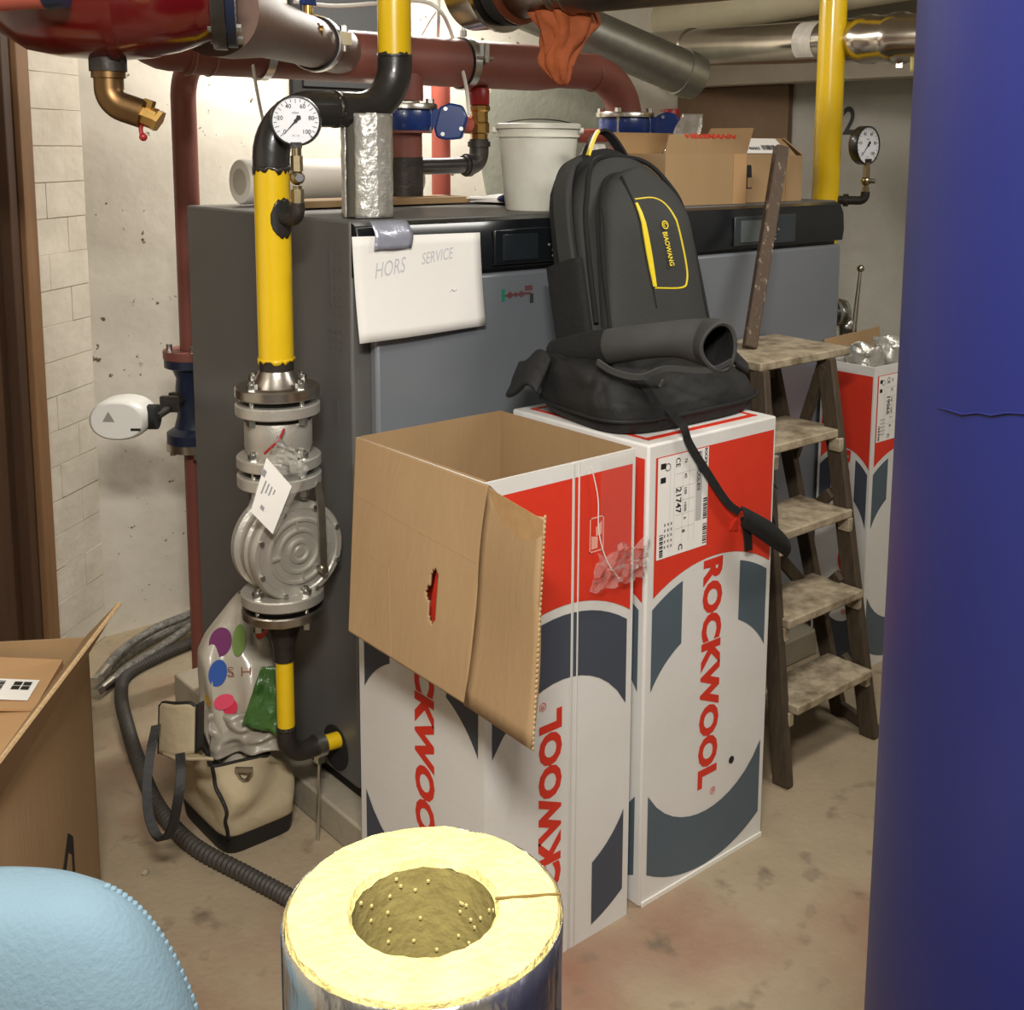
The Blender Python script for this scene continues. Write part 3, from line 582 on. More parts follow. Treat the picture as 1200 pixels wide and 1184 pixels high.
lg.text('BIAOWANG', PK(.012, .232, front_d(.17)+.0065), -pv+pu*.10, pu+pv*.10, .0155, .082, .02).build('lettering', YEL, bp, smooth=0)
k = 20; cc = PK(.018, .247, front_d(.247)+.005)
lr = MB(); lr.rings([[cc+(pu*math.cos(2*PI*i/k)+pv*math.sin(2*PI*i/k))*r for i in range(k)] for r in (.0105, .0078)], False); lr.tube([cc+(pu*math.cos(a)+pv*math.sin(a))*.0045 for a in [PI*1.5*i/10 for i in range(11)]], .0012, 5)
lr.build('emblem', YEL, bp, smooth=0)
MB().strip([PK(-.07+.15*t, .425+.075*math.sin(PI*(t*.94+.03)), -.075-.012*t) for t in [i/14 for i in range(15)]], -pn*.013, .007).build('carry_handle', PACK_D, bp)
MB().strip([PK(-.07+.15*t, .4255+.080*math.sin(PI*(t*.94+.03)), -.062-.012*t) for t in [i/14*.32 for i in range(15)]], -pn*.005, .007).build('handle_piping', YEL, bp)
sp = loft([.02, .03, .08, .14, .185, .19], lambda h: .03, lambda h: 0, lambda h: .12); sp.v = [PK(-.186+(p-PO).dot(pn)*-.12*0 + (p-PO).dot(pu)*.55, (p-PO).dot(pv)/1.1, -.12+(p-PO).dot(pn)) for p in sp.v]
sp.build('mesh_side_pocket', PACK_D, bp)
MB().strip(bez([PK(-.085, .428, -.085), PK(-.135, .40, -.07), PK(-.168, .34, -.06), PK(-.182, .25, -.055), PK(-.184, .14, -.05), PK(-.18, .02, -.045)], 6), [pn*(.020+.008*min(1, i/8)) for i in range(31)], .020).build('side_strap', PACK, bp, bevel=.006)

# black canvas bag lying under it
tbg = thing('tool_bag', (1.92, 1.80, 1.031), 'flat black canvas bag lying on the carton under the backpack', 'bag')
def bagring(h, w_, d_, cx_, cy_, sk=0, n=48, e=4.):
    return [V((cx_+w_*sup(2*PI*k/n, e)[0]+sk*sup(2*PI*k/n, e)[1], cy_+d_*sup(2*PI*k/n, e)[1], h)) for k in range(n)]
BROW = [(1.031, .20, .155, 1.925, 1.815, .02), (1.034, .235, .175, 1.925, 1.812, .03), (1.052, .252, .182, 1.925, 1.812, .03), (1.064, .256, .186, 1.925, 1.812, .03), (1.09, .254, .182, 1.92, 1.815, .03), (1.13, .238, .162, 1.915, 1.83, .03), (1.158, .212, .136, 1.905, 1.85, .02), (1.170, .19, .118, 1.90, 1.86, .02), (1.176, .12, .08, 1.90, 1.86, .01), (1.178, .02, .02, 1.90, 1.86, 0)]
brs = []
for i in range(46):
    f = i/45*(len(BROW)-1); q = min(int(f), len(BROW)-2); k = f-q; brs.append(bagring(*[a*(1-k)+b*k for a, b in zip(BROW[q], BROW[q+1])], n=120))
bgm = MB().rings(brs)
for p in bgm.v:
    k = min(1, max(0, (p.z-1.068)/.07)); pq = V((p.x*.8, p.y, p.z))
    rd = (1-abs(mnoise.noise(pq*11+V((3, 1, 2)))))**5; rd2 = (1-abs(mnoise.noise(pq*19+V((8, 4, 1)))))**6
    p += V((mnoise.noise(p*9), mnoise.noise(p*9+V((4, 0, 0))), .7*mnoise.noise(p*11+V((0, 7, 0)))))*.032*k
    p += (V((1.92, 1.84, p.z-.06))-p).normalized()*(.014*rd+.007*rd2)*k
bgm.build('bag_body', BAGBLACK, tbg)
MB().tube([bagring(1.064, .259, .189, 1.925, 1.812, .03)[k % 48] for k in range(49)], .004, 8).build('bag_piping', RUBBER, tbg)
MB().grid(lambda s_, t_: V((1.70-.07*s_-.01*t_, 1.90+.10*t_-.03*s_, 1.16-.07*s_+.02*math.sin(t_*5)+.012*mnoise.noise(V((s_*4, t_*4, 8))))), 8, 8).build('side_flap', BAGBLACK, tbg, solid=.014, sub=1)
MB().strip([(1.76, 1.70, 1.145), (1.763, 1.665, 1.12), (1.768, 1.635, 1.08), (1.77, 1.625, 1.05)], (.012, 0, 0), .003).build('bag_webbing', PACK_D, tbg)
MB().strip([(1.80, 1.665, 1.128), (1.806, 1.664, 1.131), (1.81, 1.668, 1.122)], (.004, 0, .006), .002).build('torn_tag', mat('dull_tag', (120, 116, 110), .8), tbg)
# padded belt coiled on top of it
bl = thing('padded_belt', (1.93, 1.74, 1.15), 'curled grey neoprene belt resting on the black canvas bag', 'belt')
bpts = bez([ap(648, 415, 2.66), ap(690, 410, 2.55), ap(745, 402, 2.47), ap(795, 398, 2.44), ap(826, 402, 2.42), ap(842, 407, 2.36)], 7)
nb = len(bpts); b_out = []; b_in = []
for i, p in enumerate(bpts):
    t = i/(nb-1); rz = .030+.022*t+.004*math.sin(t*9); rw = .020+.022*t
    d = (bpts[min(i+1, nb-1)]-bpts[max(i-1, 0)]).normalized(); sd = V((0, 0, 1)).cross(d).normalized(); up2 = d.cross(sd)
    for lst, k in ((b_out, 1.), (b_in, .80)): lst.append([p+sd*rw*k*math.cos(2*PI*q/28)+up2*rz*k*(math.sin(2*PI*q/28)+.12*math.sin(4*PI*q/28)) for q in range(28)])
MB().rings(b_out, False).build('belt_band', BELT, bl)
MB().rings(b_in, False).build('belt_lining', PACK_D, bl)
MB().rings([b_out[-1], [a*.5+b*.5+(bpts[-1]-bpts[-2]).normalized()*.004 for a, b in zip(b_out[-1], b_in[-1])], b_in[-1]], False).build('belt_binding', BELT, bl)
MB().rings([[p*1.0+(p-bpts[i])*.03 for p in b_out[i]] for i in range(0, 11)], False).build('belt_patch', PACK_D, bl)
MB().strip(bez([ap(700, 424, 2.44), ap(720, 436, 2.41), ap(750, 442, 2.40), ap(780, 432, 2.40), ap(830, 434, 2.37), ap(856, 424, 2.36)], 6), V((0, -.002, .006)), .006).build('belt_edging', BELT, bl)
MB().slab([ap(848, 420, 2.43), ap(866, 432, 2.42), ap(878, 440, 2.42), ap(876, 430, 2.44), ap(862, 416, 2.45)], (0, -.2, 1), .01).build('belt_tongue', PACK_D, bl, bevel=.003)
# webbing strap over the front of the carton
sg_ = thing('webbing_strap', (1.93, 1.56, .70), 'black webbing strap with a pad hanging down the front of the carton', 'strap')
MB().strip(bez([(1.80, 1.66, 1.095), (1.785, 1.61, 1.072), (1.772, 1.568, 1.055), (1.79, 1.5655, 1.015), (1.86, 1.566, .93), (1.915, 1.564, .865), (1.955, 1.561, .835)], 6), V((.0085, 0, .005)), .003).build('webbing', PACK_D, sg_)
MB().grid(lambda s_, t_: V((1.945+.175*s_, 1.553-.018*math.sin(PI*s_)-.012*math.sin(PI*t_), .838-.115*s_+.045*(t_-.5)*2*(.75-.25*abs(s_-.5))-.01*t_)), 12, 8).build('strap_pad', PACK_D, sg_, solid=.008, sub=1)
MB().strip(bez([(1.965, 1.556, .825), (1.975, 1.552, .78), (1.985, 1.556, .742)], 5), V((.012, 0, .0)), .004).build('strap_tail', RUBBER, sg_)
MB().strip(bez([(2.10, 1.56, .735), (2.112, 1.59, .78), (2.113, 1.62, .83), (2.108, 1.60, .87), (2.10, 1.575, .86)], 5), V((.003, .010, 0)), .003).build('strap_loop', PACK_D, sg_)

# ================================================================== STEPLADDER AND STICK
ld = thing('stepladder', (2.54, 1.8, 0), 'old wooden stepladder with paint-splashed treads leaning against the boiler', 'stepladder')
zs = [.215, .43, .645, .865, 1.08]; yfs = [1.655, 1.70, 1.752, 1.80, 1.840]; yb = [1.80, 1.87, 1.93, 2.00, 2.12]
xl = [2.335, 2.345, 2.365, 2.39, 2.372]; xr = [2.672, 2.68, 2.688, 2.70, 2.775]
def railx(z, side): return (2.312+.075*z/1.08) if side < 0 else (2.705-.025*z/1.08)
def raily(z): return 1.645+.185*z/1.08
for i in range(5):
    z = zs[i]; mtr = MB().slab([(xl[i], yfs[i], z-.024), (xr[i], yfs[i], z-.024), (xr[i]+(.02 if i == 4 else 0), yb[i], z-.024), (xl[i]+(.02 if i == 4 else 0), yb[i], z-.024)], (0, 0, 1), .024)
    mtr.build('tread', WOOD_OLD, ld, bevel=.004)
    if i < 4:
        for sd in (-1, 1):
            x = railx(z, sd)+(.012 if sd < 0 else -.012)
            MB().b2((x-.010, raily(z)-.006, z-.062), (x+.010, raily(z)+.03, z-.024)).build('tread_block', WOOD_OLD, ld, bevel=.002)
for sd in (-1, 1):
    MB().beam((railx(0, sd), raily(0)+.03, 0), (railx(1.08, sd), raily(1.05)+.03, 1.056), .026, .050, (1, 0, 0)).build('front_rail', WOOD_D, ld, bevel=.004)
    xb = 2.32 if sd < 0 else 2.745
    MB().beam((xb, 1.80, 0), (xb+(.03 if sd < 0 else -.02), 2.09, 1.056), .024, .045, (1, 0, 0)).build('rear_leg', WOOD_D, ld, bevel=.003)
MB().beam((2.715, 1.655, .018), (2.742, 1.80, .03), .02, .034, (1, 0, 0)).build('stretcher', WOOD_D, ld, bevel=.003)
for za in (.24, .47, .70):
    MB().beam((2.675, raily(za)+.05, za-.02), (2.738, 1.83+za*.25, za-.20), .02, .03, (1, 0, 0)).build('side_brace', WOOD_D, ld, bevel=.002)
MB().beam((2.675, 1.86, 1.04), (2.735, 1.99, .74), .02, .03, (1, 0, 0)).build('side_brace', WOOD_D, ld, bevel=.002)
MB().beam((2.34, 1.90, .70), (2.735, 1.85, .30), .034, .016, (0, 0, 1)).build('rear_brace', WOOD_D, ld, bevel=.002)
MB().beam((2.36, 2.06, .99), (2.73, 2.06, .99), .05, .018, (0, 0, 1)).build('rear_crossbar', WOOD_D, ld, bevel=.002)
stk = MB().beam(on(878, 408, 2, 1.084), on(916, 172, 1, 2.085), .040, .026, (1, -.4, 0)); stk.wobble(.004, 20)
tag(stk.build('wooden_stick', WOOD_STICK, bevel=.004), 'dark paint-stained wooden stick standing on the top tread of the stepladder', 'stick')

# ================================================================== LEFT GAS TRAIN
GX, GY = 1.2, 2.25
gp = thing('gas_pipe', (GX, GY, .2), 'tall yellow and black gas pipe with silver filter standing left of the paper sheet', 'pipe')
PR_ = .0385
def yellow_with_tears(name, a, b, r, tears, parent, mname=YELLOW):
    return MB().cyl(a, b, r, n=32).build(name, mname, parent)
def torn(parent, o, d, r, seed, amp=.02, down=.008, m=BLACKP):
    r0, r1 = ragged(o, d, r, amp, 0, seed, down=down); MB().rings([r0, r1], False).build('brushed_paint_edge', m, parent, solid=.001)
yellow_with_tears('yellow_section', (GX, GY, 1.168), (GX, GY, 1.605), PR_, None, gp)
# black elbow, short yellow run, black elbow, yellow riser
zc = 1.712; er = .105
MB().tube([(GX, GY, 1.585)]+[(GX, GY, zc-er)]+arc3((GX+er, GY, zc-er), (-er, 0, 0), (0, 0, er))+[(GX+er+.05, GY, zc)], PR_+.0012, 28).build('black_elbow', BLACKP, gp)
torn(gp, (GX, GY, 1.588), (0, 0, 1), PR_+.0005, 5, .016, .004)
MB().cyl((GX+er+.045, GY, zc), (GX+er+.13, GY, zc), PR_, n=28).build('yellow_section', YELLOW, gp)
torn(gp, (GX+er+.05, GY, zc), (-1, 0, 0), PR_+.0005, 8, .008, .002)
xe = 1.520
torn(gp, (xe-er-.05, GY, zc), (1, 0, 0), PR_+.0005, 9, .012, .003)
MB().tube([(xe-er-.055, GY, zc), (xe-er, GY, zc)]+arc3((xe-er, GY, zc+er), (0, 0, -er), (er, 0, 0))+[(xe, GY, zc+er+.022)], PR_+.0012, 28).build('black_elbow', BLACKP, gp)
torn(gp, (xe, GY, zc+er+.016), (0, 0, -1), PR_+.0005, 12, .012, .002)
MB().cyl((xe, GY, zc+er+.015), (xe, GY, 2.60), PR_, n=32).build('yellow_section', YELLOW, gp)
MB().cyl((GX, GY, 1.135), (GX, GY, 1.178), PR_-.001, n=28).build('bare_weld_neck', BLACKF, gp)
torn(gp, (GX, GY, 1.172), (0, 0, 1), PR_+.0003, 15, .012, .002, YELLOW)
def flange(z, t, r, m, name='flange', neck=None, ang=0, bolts=True, boltz=None):
    prof = [(r*.55, z-t/2), (r-.003, z-t/2), (r, z-t/2+.003), (r, z+t/2-.003), (r-.003, z+t/2), (r*.55, z+t/2)]
    if neck: prof = prof[:-1]+[(neck+.022, z+t/2), (neck+.008, z+t/2+.018), (neck, z+t/2+.034)]
    return MB().lathe(prof, (GX, GY, 0), n=40).build(name, m, gp)
def bolts(zlo, zhi, R, ang0=20):
    for k in range(4):
        a = rad(ang0+90*k); c = V((GX+R*math.cos(a), GY+R*math.sin(a), 0))
        MB().cyl(c+V((0, 0, zlo-.004)), c+V((0, 0, zhi+.004)), .0065, n=10).cyl(c+V((0, 0, zhi)), c+V((0, 0, zhi+.013)), .0125, n=6).cyl(c+V((0, 0, zlo-.016)), c+V((0, 0, zlo)), .0125, n=6).cyl(c+V((0, 0, zhi+.013)), c+V((0, 0, zhi+.02)), .0065, n=10).build('bolt', ZINC, gp)
FR = .0925
flange(1.098, .024, FR, STEEL, neck=PR_)
flange(1.079, .006, FR-.016, RUBBER, 'gasket')
flange(1.060, .026, FR, CAST)
bolts(1.047, 1.110, .074, 15)
MB().lathe([(.055, 1.046), (.068, 1.045), (.074, 1.03), (.074, .975), (.066, .955), (.055, .945)], (GX, GY, 0), n=36).build('valve_body', CAST, gp)
MB().lathe([(.069, 1.048), (.0745, 1.044), (.0745, 1.036), (.069, 1.034)], (GX, GY, 0), n=36).build('black_band', RUBBER, gp)
flange(.942, .026, FR, CAST)
flange(.922, .006, FR-.012, RUBBER, 'gasket')
flange(.900, .028, FR, CAST)
bolts(.886, .955, .074, 15)
# round filter housing, axis across the room
FC = V((GX+.012, GY-.058, .742)); fr = .112
prof = [(.0, 0), (.012, 0), (.014, -.004), (.020, -.004), (.024, .003), (.030, .003), (.032, -.002)]
ring = [(0, .006), (.010, .006), (.013, .002), (.017, .002), (.020, .007), (.026, .007), (.029, 0), (.042, 0), (.045, .006), (.050, .006), (.053, 0), (.066, 0), (.069, .006), (.074, .006), (.077, -.001), (.094, -.001), (.097, .002), (.108, .002), (fr, -.004), (fr, -.018), (.104, -.024), (.102, -.045), (.108, -.05), (.108, -.062), (.102, -.066), (.102, -.085), (.112, -.09), (.112, -.105), (.10, -.112), (0, -.112)]
MB().lathe(ring, FC, (0, -1, 0), n=48, cap=False).build('filter_housing', CAST, gp)
MB().cyl((GX, GY, .885), (GX, GY, .82), .05, n=28).cyl((GX, GY, .67), (GX, GY, .62), .05, n=28).build('filter_neck', CAST, gp)
for k in range(8):
    a = 2*PI*(k+.5)/8; c = FC+V((math.cos(a)*.101, -.001, math.sin(a)*.101)); MB().cyl(c, c+V((0, -.009, 0)), .0055, n=8).build('cover_screw', ZINC, gp)
for k in range(4):
    a = PI/2*k+.1; e = V((math.cos(a), 0, math.sin(a))); MB().beam(FC+e*.045+V((0, -.003, 0)), FC+e*.074+V((0, -.003, 0)), .005, .008, (e.z, 0, -e.x)).build('cover_rib', CAST, gp)
MB().strip([FC+V((.040, -.016, .150)), FC+V((.044, -.024, .10)), FC+V((.045, -.026, .02)), FC+V((.048, -.022, -.048))], V((.0085, 0, 0)), .005).cyl(FC+V((.048, -.004, -.048)), FC+V((.048, -.03, -.048)), .009, n=12).cyl(FC+V((.040, -.008, .148)), FC+V((.040, -.024, .148)), .008, n=12).build('filter_lever', STEEL, gp)
flange(.628, .026, FR, CAST)
flange(.609, .006, FR-.012, RUBBER, 'gasket')
flange(.592, .022, FR, STEEL)
bolts(.580, .642, .074, 15)
MB().lathe([(.044, .582), (.040, .565), (.036, .54), (.026, .51), (.024, .47)], (GX, GY, 0), n=28).build('reducer', BLACKF, gp)
MB().cyl((GX, GY, .485), (GX, GY, .292), .0205, n=24).build('yellow_section', YELLOW, gp)
torn(gp, (GX, GY, .48), (0, 0, 1), .0207, 21, .010, .002, BLACKF)
torn(gp, (GX, GY, .30), (0, 0, -1), .0207, 22, .008, .002, BLACKF)
ee = .05; ze = .232
MB().tube([(GX, GY, .31), (GX, GY, ze+ee)]+arc3((GX+ee, GY, ze+ee), (-ee, 0, 0), (0, 0, -ee))+[(GX+ee+.03, GY, ze)], .0225, 22).build('black_elbow', BLACKF, gp)
MB().cyl((GX+ee+.02, GY, ze), (1.3405, GY, ze-.005), .0195, n=22).build('yellow_section', YELLOW, gp)
pcl = MB().lathe([(.0215, -.011), (.028, -.011), (.028, .011), (.0215, .011), (.0215, -.011)], (GX+ee+.035, GY, ze), (1, 0, 0), 24, False); pcl.box((GX+ee+.035, GY-.0, ze-.034), (.018, .02, .02)).build('pipe_clamp', ZINC, gp)
MB().cyl((GX+ee+.035, GY, ze-.04), (GX+ee+.02, GY-.01, .0), .0045, n=10).build('threaded_rod', ZINC, gp)
# take-off for the pressure gauge
tk = V((GX, GY, 1.478)); e1 = (RH*.75-FH*.66).normalized()
MB().tube([tk+e1*.02, tk+e1*.068]+[tk+e1*.068+e1*.02*math.sin(PI/2*i/6)+V((0, 0, .02-.02*math.cos(PI/2*i/6))) for i in range(1, 7)]+[tk+e1*.088+V((0, 0, .035))], .0145, 18).build('gauge_elbow', BLACKF, gp)
ptch = MB()
def pf(s_, t_):
    a = (s_-.5)*1.5; rr = PR_+.0012; e2 = (e1*math.cos(a)+V((-e1.y, e1.x, 0))*math.sin(a)); edge = 1+.25*mnoise.noise(V((s_*9, t_*9, 3)))
    return tk+e2*rr+V((0, 0, (t_-.5)*.085*edge*math.sqrt(max(.05, 1-(2*s_-1)**2))))
ptch.grid(pf, 14, 14).build('welded_boss', BLACKP, gp, solid=.003)

def gauge(name, base, faced, label, face_r, holder, dialh):
    """base: foot of the stem; faced: direction the dial looks to"""
    t = thing(name, base, label, 'pressure gauge'); base = V(base); fd = V(faced).normalized()
    MB().cyl(base, base+V((0, 0, .03)), .0135, n=6).cyl(base+V((0, 0, .03)), base+V((0, 0, .038)), .010, n=14).build('union_nut', PALE_BRASS, t)
    MB().ball(base+V((0, 0, .055)), .0165, 16).build('valve_ball_body', PALE_BRASS, t)
    sd = fd.cross(V((0, 0, 1)))
    MB().cyl(base+V((0, 0, .055)), base+V((0, 0, .055))+fd*.032+sd*-.008, .0085, n=12).build('valve_knob', ZINC, t)
    MB().cyl(base+V((0, 0, .068)), base+V((0, 0, .10)), .0128, n=6).cyl(base+V((0, 0, .10)), base+V((0, 0, .118)), .0105, n=14).build('stem', PALE_BRASS, t)
    MB().box(base+V((0, 0, .122)), (.022, .022, .012), math.atan2(fd.y, fd.x)).build('socket', BLACKF, t)
    c = base+V((0, 0, dialh)); r = face_r
    MB().lathe([(0, -.032), (r*.94, -.032), (r, -.026), (r, .0), (r-.001, .004), (r-.004, .005), (r-.005, .001)], c, fd, 40, False).build('case', BLACKP, t)
    dd = MB().lathe([(0, .0005), (r-.004, .0005)], c, fd, 40, False).build('dial', DIAL, t)
    u, v = V((0, 0, 1)).cross(fd).normalized(), V((0, 0, 1))
    tm = MB(); tm.keepn = True
    for i in range(21):
        a = rad(225-13.5*i); L = .006 if i % 2 else .009
        e = u*math.cos(a)+v*math.sin(a); q = (-u*math.sin(a)+v*math.cos(a))*.0006; p0, p1 = c+e*(r-.007)+fd*.0012, c+e*(r-.007-L*r/.05)+fd*.0012
        tm.poly([p0+q, p1+q, p1-q, p0-q])
    for i, tt in enumerate(['0', '20', '40', '60', '80', '100']):
        a = rad(225-54*i); e = u*math.cos(a)+v*math.sin(a); tm.text(tt, c+e*r*.62+fd*.0012-v*.0035, u, v, .0085*r/.05, None, .01, center=True)
    tm.text('mbar', c+v*r*.28+fd*.0012, u, v, .005, None, .0, center=True)
    tm.text('KL 1,6', c-v*r*.62+fd*.0012, u, v, .0045, None, .0, center=True)
    tm.build('markings', BLACK_INK, dd, smooth=0)
    a = rad(228); e = u*math.cos(a)+v*math.sin(a); q = (-u*math.sin(a)+v*math.cos(a))
    MB().slab([c+e*r*.78+fd*.0025, c+q*.0018+fd*.0025, c-e*r*.2+q*.0055+fd*.0025, c-e*r*.28+fd*.0025, c-e*r*.2-q*.0055+fd*.0025, c-q*.0018+fd*.0025], fd, .001).cyl(c+fd*.002, c+fd*.006, .0035, n=12).build('needle', BLACK_INK, dd)
    e = u*math.cos(rad(-45))+v*math.sin(rad(-45)); q = (-u*math.sin(rad(-45))+v*math.cos(rad(-45)))
    MB().slab([c+e*(r-.001)+q*.002+fd*.004, c+e*(r-.012)+fd*.004, c+e*(r-.001)-q*.002+fd*.004], fd, .001).build('limit_mark', BLACK_INK, dd)
    return t
gauge('pressure_gauge', tk+e1*.088+V((0, 0, .033)), -FH*.93+RH*.10, 'round white dial gauge in front of the black elbow of the left gas pipe', .0525, None, .172)

# document pouch tied to the valve
dp = thing('document_pouch', (GX+.02, GY-.12, .88), 'clear plastic pouch with a white data card hanging on the gas valve', 'pouch')
o_ = V((GX, GY, 0)); fn_ = -FH
def onpl(a, z, d): return o_+RH*a+FH*(-d)+V((0, 0, z))
MB().slab([onpl(-.035, .862, .128), onpl(.010, .812, .126), onpl(.052, .915, .120), onpl(-.000, .978, .120)], -FH, .0012).build('data_card', PAPER, dp)
tdp = MB(); ux = (onpl(.010, .812, .128)-onpl(-.035, .862, .130)).normalized(); uy = (onpl(.052, .915, .123)-onpl(.010, .812, .128)).normalized()
for k, L in enumerate((.03, .022, .026, .018)): 
    q = onpl(.008, .945, .1235)+ux*(-.004+.009*k)-uy*.02; tdp.slab([q, q-uy*L, q-uy*L+ux*.0035, q+ux*.0035], -FH, .0003)
q = onpl(-.006, .955, .1235); tdp.slab([q, q-uy*.014, q-uy*.014+ux*.010, q+ux*.010], -FH, .0003)
q = onpl(-.012, .878, .129); tdp.slab([q, q-uy*.008, q-uy*.008+ux*.010, q+ux*.010], -FH, .0003)
tdp.build('card_print', mat('faint_print', (150, 148, 150), .7), dp, smooth=0)
def pouchf(s_, t_):
    a = onpl(-.048, .858, .122); b = onpl(.012, .805, .120); c_ = onpl(.088, .95, .108); d_ = onpl(.022, 1.022, .108)
    return quadpt(a, b, c_, d_, s_, t_)+fn_*.012*mnoise.noise(V((s_*3, t_*4, 2)))*t_
MB().grid(pouchf, 12, 14).build('clear_bag', GLASS_TINT, dp, solid=.0006)
MB().grid(lambda s_, t_: onpl(.02+.055*s_, .95+.06*t_-.02*s_, .110+.02*mnoise.noise(V((s_*5, t_*5, 6)))), 10, 10).build('bag_knot', GLASS_TINT, dp, solid=.001)
MB().tube(bez([onpl(-.005, .985, .118), onpl(.01, 1.0, .116), onpl(.022, 1.01, .10), onpl(.03, 1.03, .08)], 5), .003, 7).build('red_tie', REDCAP, dp)

# ================================================================== LEFT RED RETURN PIPE, VALVE AND ACTUATOR
rp_ = thing('red_oxide_pipe', (1.39, 3.2, 0), 'vertical red oxide pipe against the white wall left of the boiler', 'pipe')
RX, RY = 1.432, 3.2
MB().cyl((RX, RY, 0), (RX, RY, .735), .036, n=24).build('lower_pipe', RUST, rp_)
MB().cyl((RX, RY, 1.035), (RX, RY, 1.76), .036, n=24).build('upper_pipe', RUST, rp_)
MB().tube(arc3((RX, RY-.11, 1.76), (0, .11, 0), (0, 0, .11))+[(RX, RY-.30, 1.87)], .036, 22).build('top_bend', RUST, rp_)
for z in (.745, 1.022): MB().cyl((RX, RY, z-.012), (RX, RY, z+.012), .085, n=32).build('flange', RUST if z > 1 else STEEL, rp_)
MB().lathe([(.083, .757), (.083, .785), (.06, .80), (.05, .84), (.056, .89), (.05, .95), (.06, .975), (.083, .985), (.083, 1.01)], (RX, RY, 0), n=30).build('blue_valve_body', BLUE_D, rp_)
for z in (.745, 1.022):
    for k in range(4):
        a = rad(45+90*k+20); MB().cyl((RX+.066*math.cos(a), RY+.066*math.sin(a), z-.03), (RX+.066*math.cos(a), RY+.066*math.sin(a), z+.03), .009, n=8).build('bolt', ZINC, rp_)
ac = thing('valve_actuator', (1.17, 3.03, .83), 'white oval plastic valve actuator with a warning triangle on the blue valve', 'actuator')
ax_ = RH; ac_c = V((1.175, 3.09, .888))
def capsule(hw, hh, n=40):
    out = []
    for k in range(n):
        a = 2*PI*k/n; e = sup(a, 2.25); out.append((hw*e[0], hh*e[1]))
    return out
rs = []
for d, k in ((-.045, .88), (-.05, .94), (-.03, 1), (.03, 1), (.05, .95), (.058, .86)): rs.append([ac_c+ax_*(a*k)+V((0, 0, b*k))-FH*d for a, b in capsule(.080, .057)])
MB().rings(rs).build('housing', WHITEP, ac, bevel=.002)
tr = MB(); q = ac_c-FH*.060-RH*.02+V((0, 0, .012)); tr.slab([q-RH*.016-V((0, 0, .012)), q+RH*.016-V((0, 0, .012)), q+V((0, 0, .016))], -FH, .0006).build('warning_triangle', mat('grey_triangle', (150, 148, 140), .5), ac)
MB().box(ac_c-FH*.058+RH*.052+V((0, 0, -.022)), (.026, .006, .006), math.atan2(RH.y, RH.x)).build('indicator_slot', RUBBER, ac)
MB().cyl(ac_c+RH*.07, ac_c+RH*.095, .035, n=20).build('black_collar', RUBBER, ac)
st0 = ac_c+RH*.09; st1 = V((RX-.045, RY-.02, .89))
MB().cyl(st0, st1, .011, n=12).box(st0*.5+st1*.5+V((0, 0, .012)), (.05, .02, .045), math.atan2(RH.y, RH.x)).box(st0*.3+st1*.7+V((0, 0, .02)), (.018, .03, .03), .4).build('spindle', BLACKF, ac)

# ================================================================== RED HEADER OVER THE BOILERS
HX, HY, HZ = 0, 2.75, 1.874
hd = thing('header_pipe', (2.1, HY, 1.80), 'large red oxide header pipe running above both boilers', 'pipe')
R1, R2 = .0695, .057
MB().lathe([(R1, 0), (R1, 1.12), (R1-.002, 1.16), (R2, 1.24), (R2, 1.40)], (1.235, HY, HZ), (1, 0, 0), 36).build('main_run', RUST, hd)
MB().tube([(1.25, HY, HZ), (1.20, HY, HZ)]+[(1.20-.12*math.sin(PI/4*i/5), HY+.0*i, HZ+.05*(1-math.cos(PI/2*i/5))) for i in range(1, 6)]+[(.98, HY, HZ+.10)], R1-.006, 30).build('end_bend', RUST, hd)
bx = 2.62; br_ = .155
MB().tube([(bx, HY, HZ-.004)]+arc3((bx, HY, HZ-.004-br_), (0, 0, br_), (br_, 0, 0))+[(bx+br_, HY, 1.705)], R2, 32).build('right_elbow', RUST, hd)
MB().cyl((1.885, HY, HZ), (1.885, HY, 1.76), R2, n=32).build('left_drop', RUST, hd)
for k, x in enumerate((1.245, 1.30)): MB().lathe([(R1+.001, -.004), (R1+.0035, 0), (R1+.001, .004)], (x, HY, HZ), (1, 0, 0), 32, False).build('weld_seam', RUST, hd)
MB().lathe([(R2+.001, -.004), (R2+.0035, 0), (R2+.001, .004)], (bx, HY, HZ-.004), (1, 0, 0), 32, False).build('weld_seam', RUST, hd)
# big pale branch coming towards the camera to the red vessel
A_, B_ = on(402, 62, 1, HY), ap(252, 12, 2.22)
MB().lathe([(.060, 0), (.061, (B_-A_).length*.45), (.066, (B_-A_).length*.7), (.085, (B_-A_).length*.9), (.088, (B_-A_).length)], A_, B_-A_, 36).build('pale_branch', RUST_PALE, hd)
cl_o = A_*.72+B_*.28; dbr = (B_-A_).normalized()
cm = thing('pipe_clamp', cl_o, 'steel clamp with black rubber lining around the pale brown branch pipe', 'clamp', 'pipe clamps')
MB().lathe([(.061, -.017), (.066, -.017), (.066, .017), (.061, .017), (.061, -.017)], cl_o, dbr, 36, False).build('rubber_lining', RUBBER, cm)
MB().lathe([(.066, -.014), (.0695, -.014), (.0695, .014), (.066, .014), (.066, -.014)], cl_o, dbr, 36, False).build('steel_band', ZINC, cm)
ear = cl_o+RH*.072+V((0, 0, .012))
MB().box(ear, (.034, .02, .03), YAW-1.2).cyl(ear-V((0, 0, .03)), ear+V((0, 0, .034)), .006, n=8).cyl(ear+V((0, 0, .018)), ear+V((0, 0, .03)), .011, n=6).build('clamp_ear', ZINC, cm)
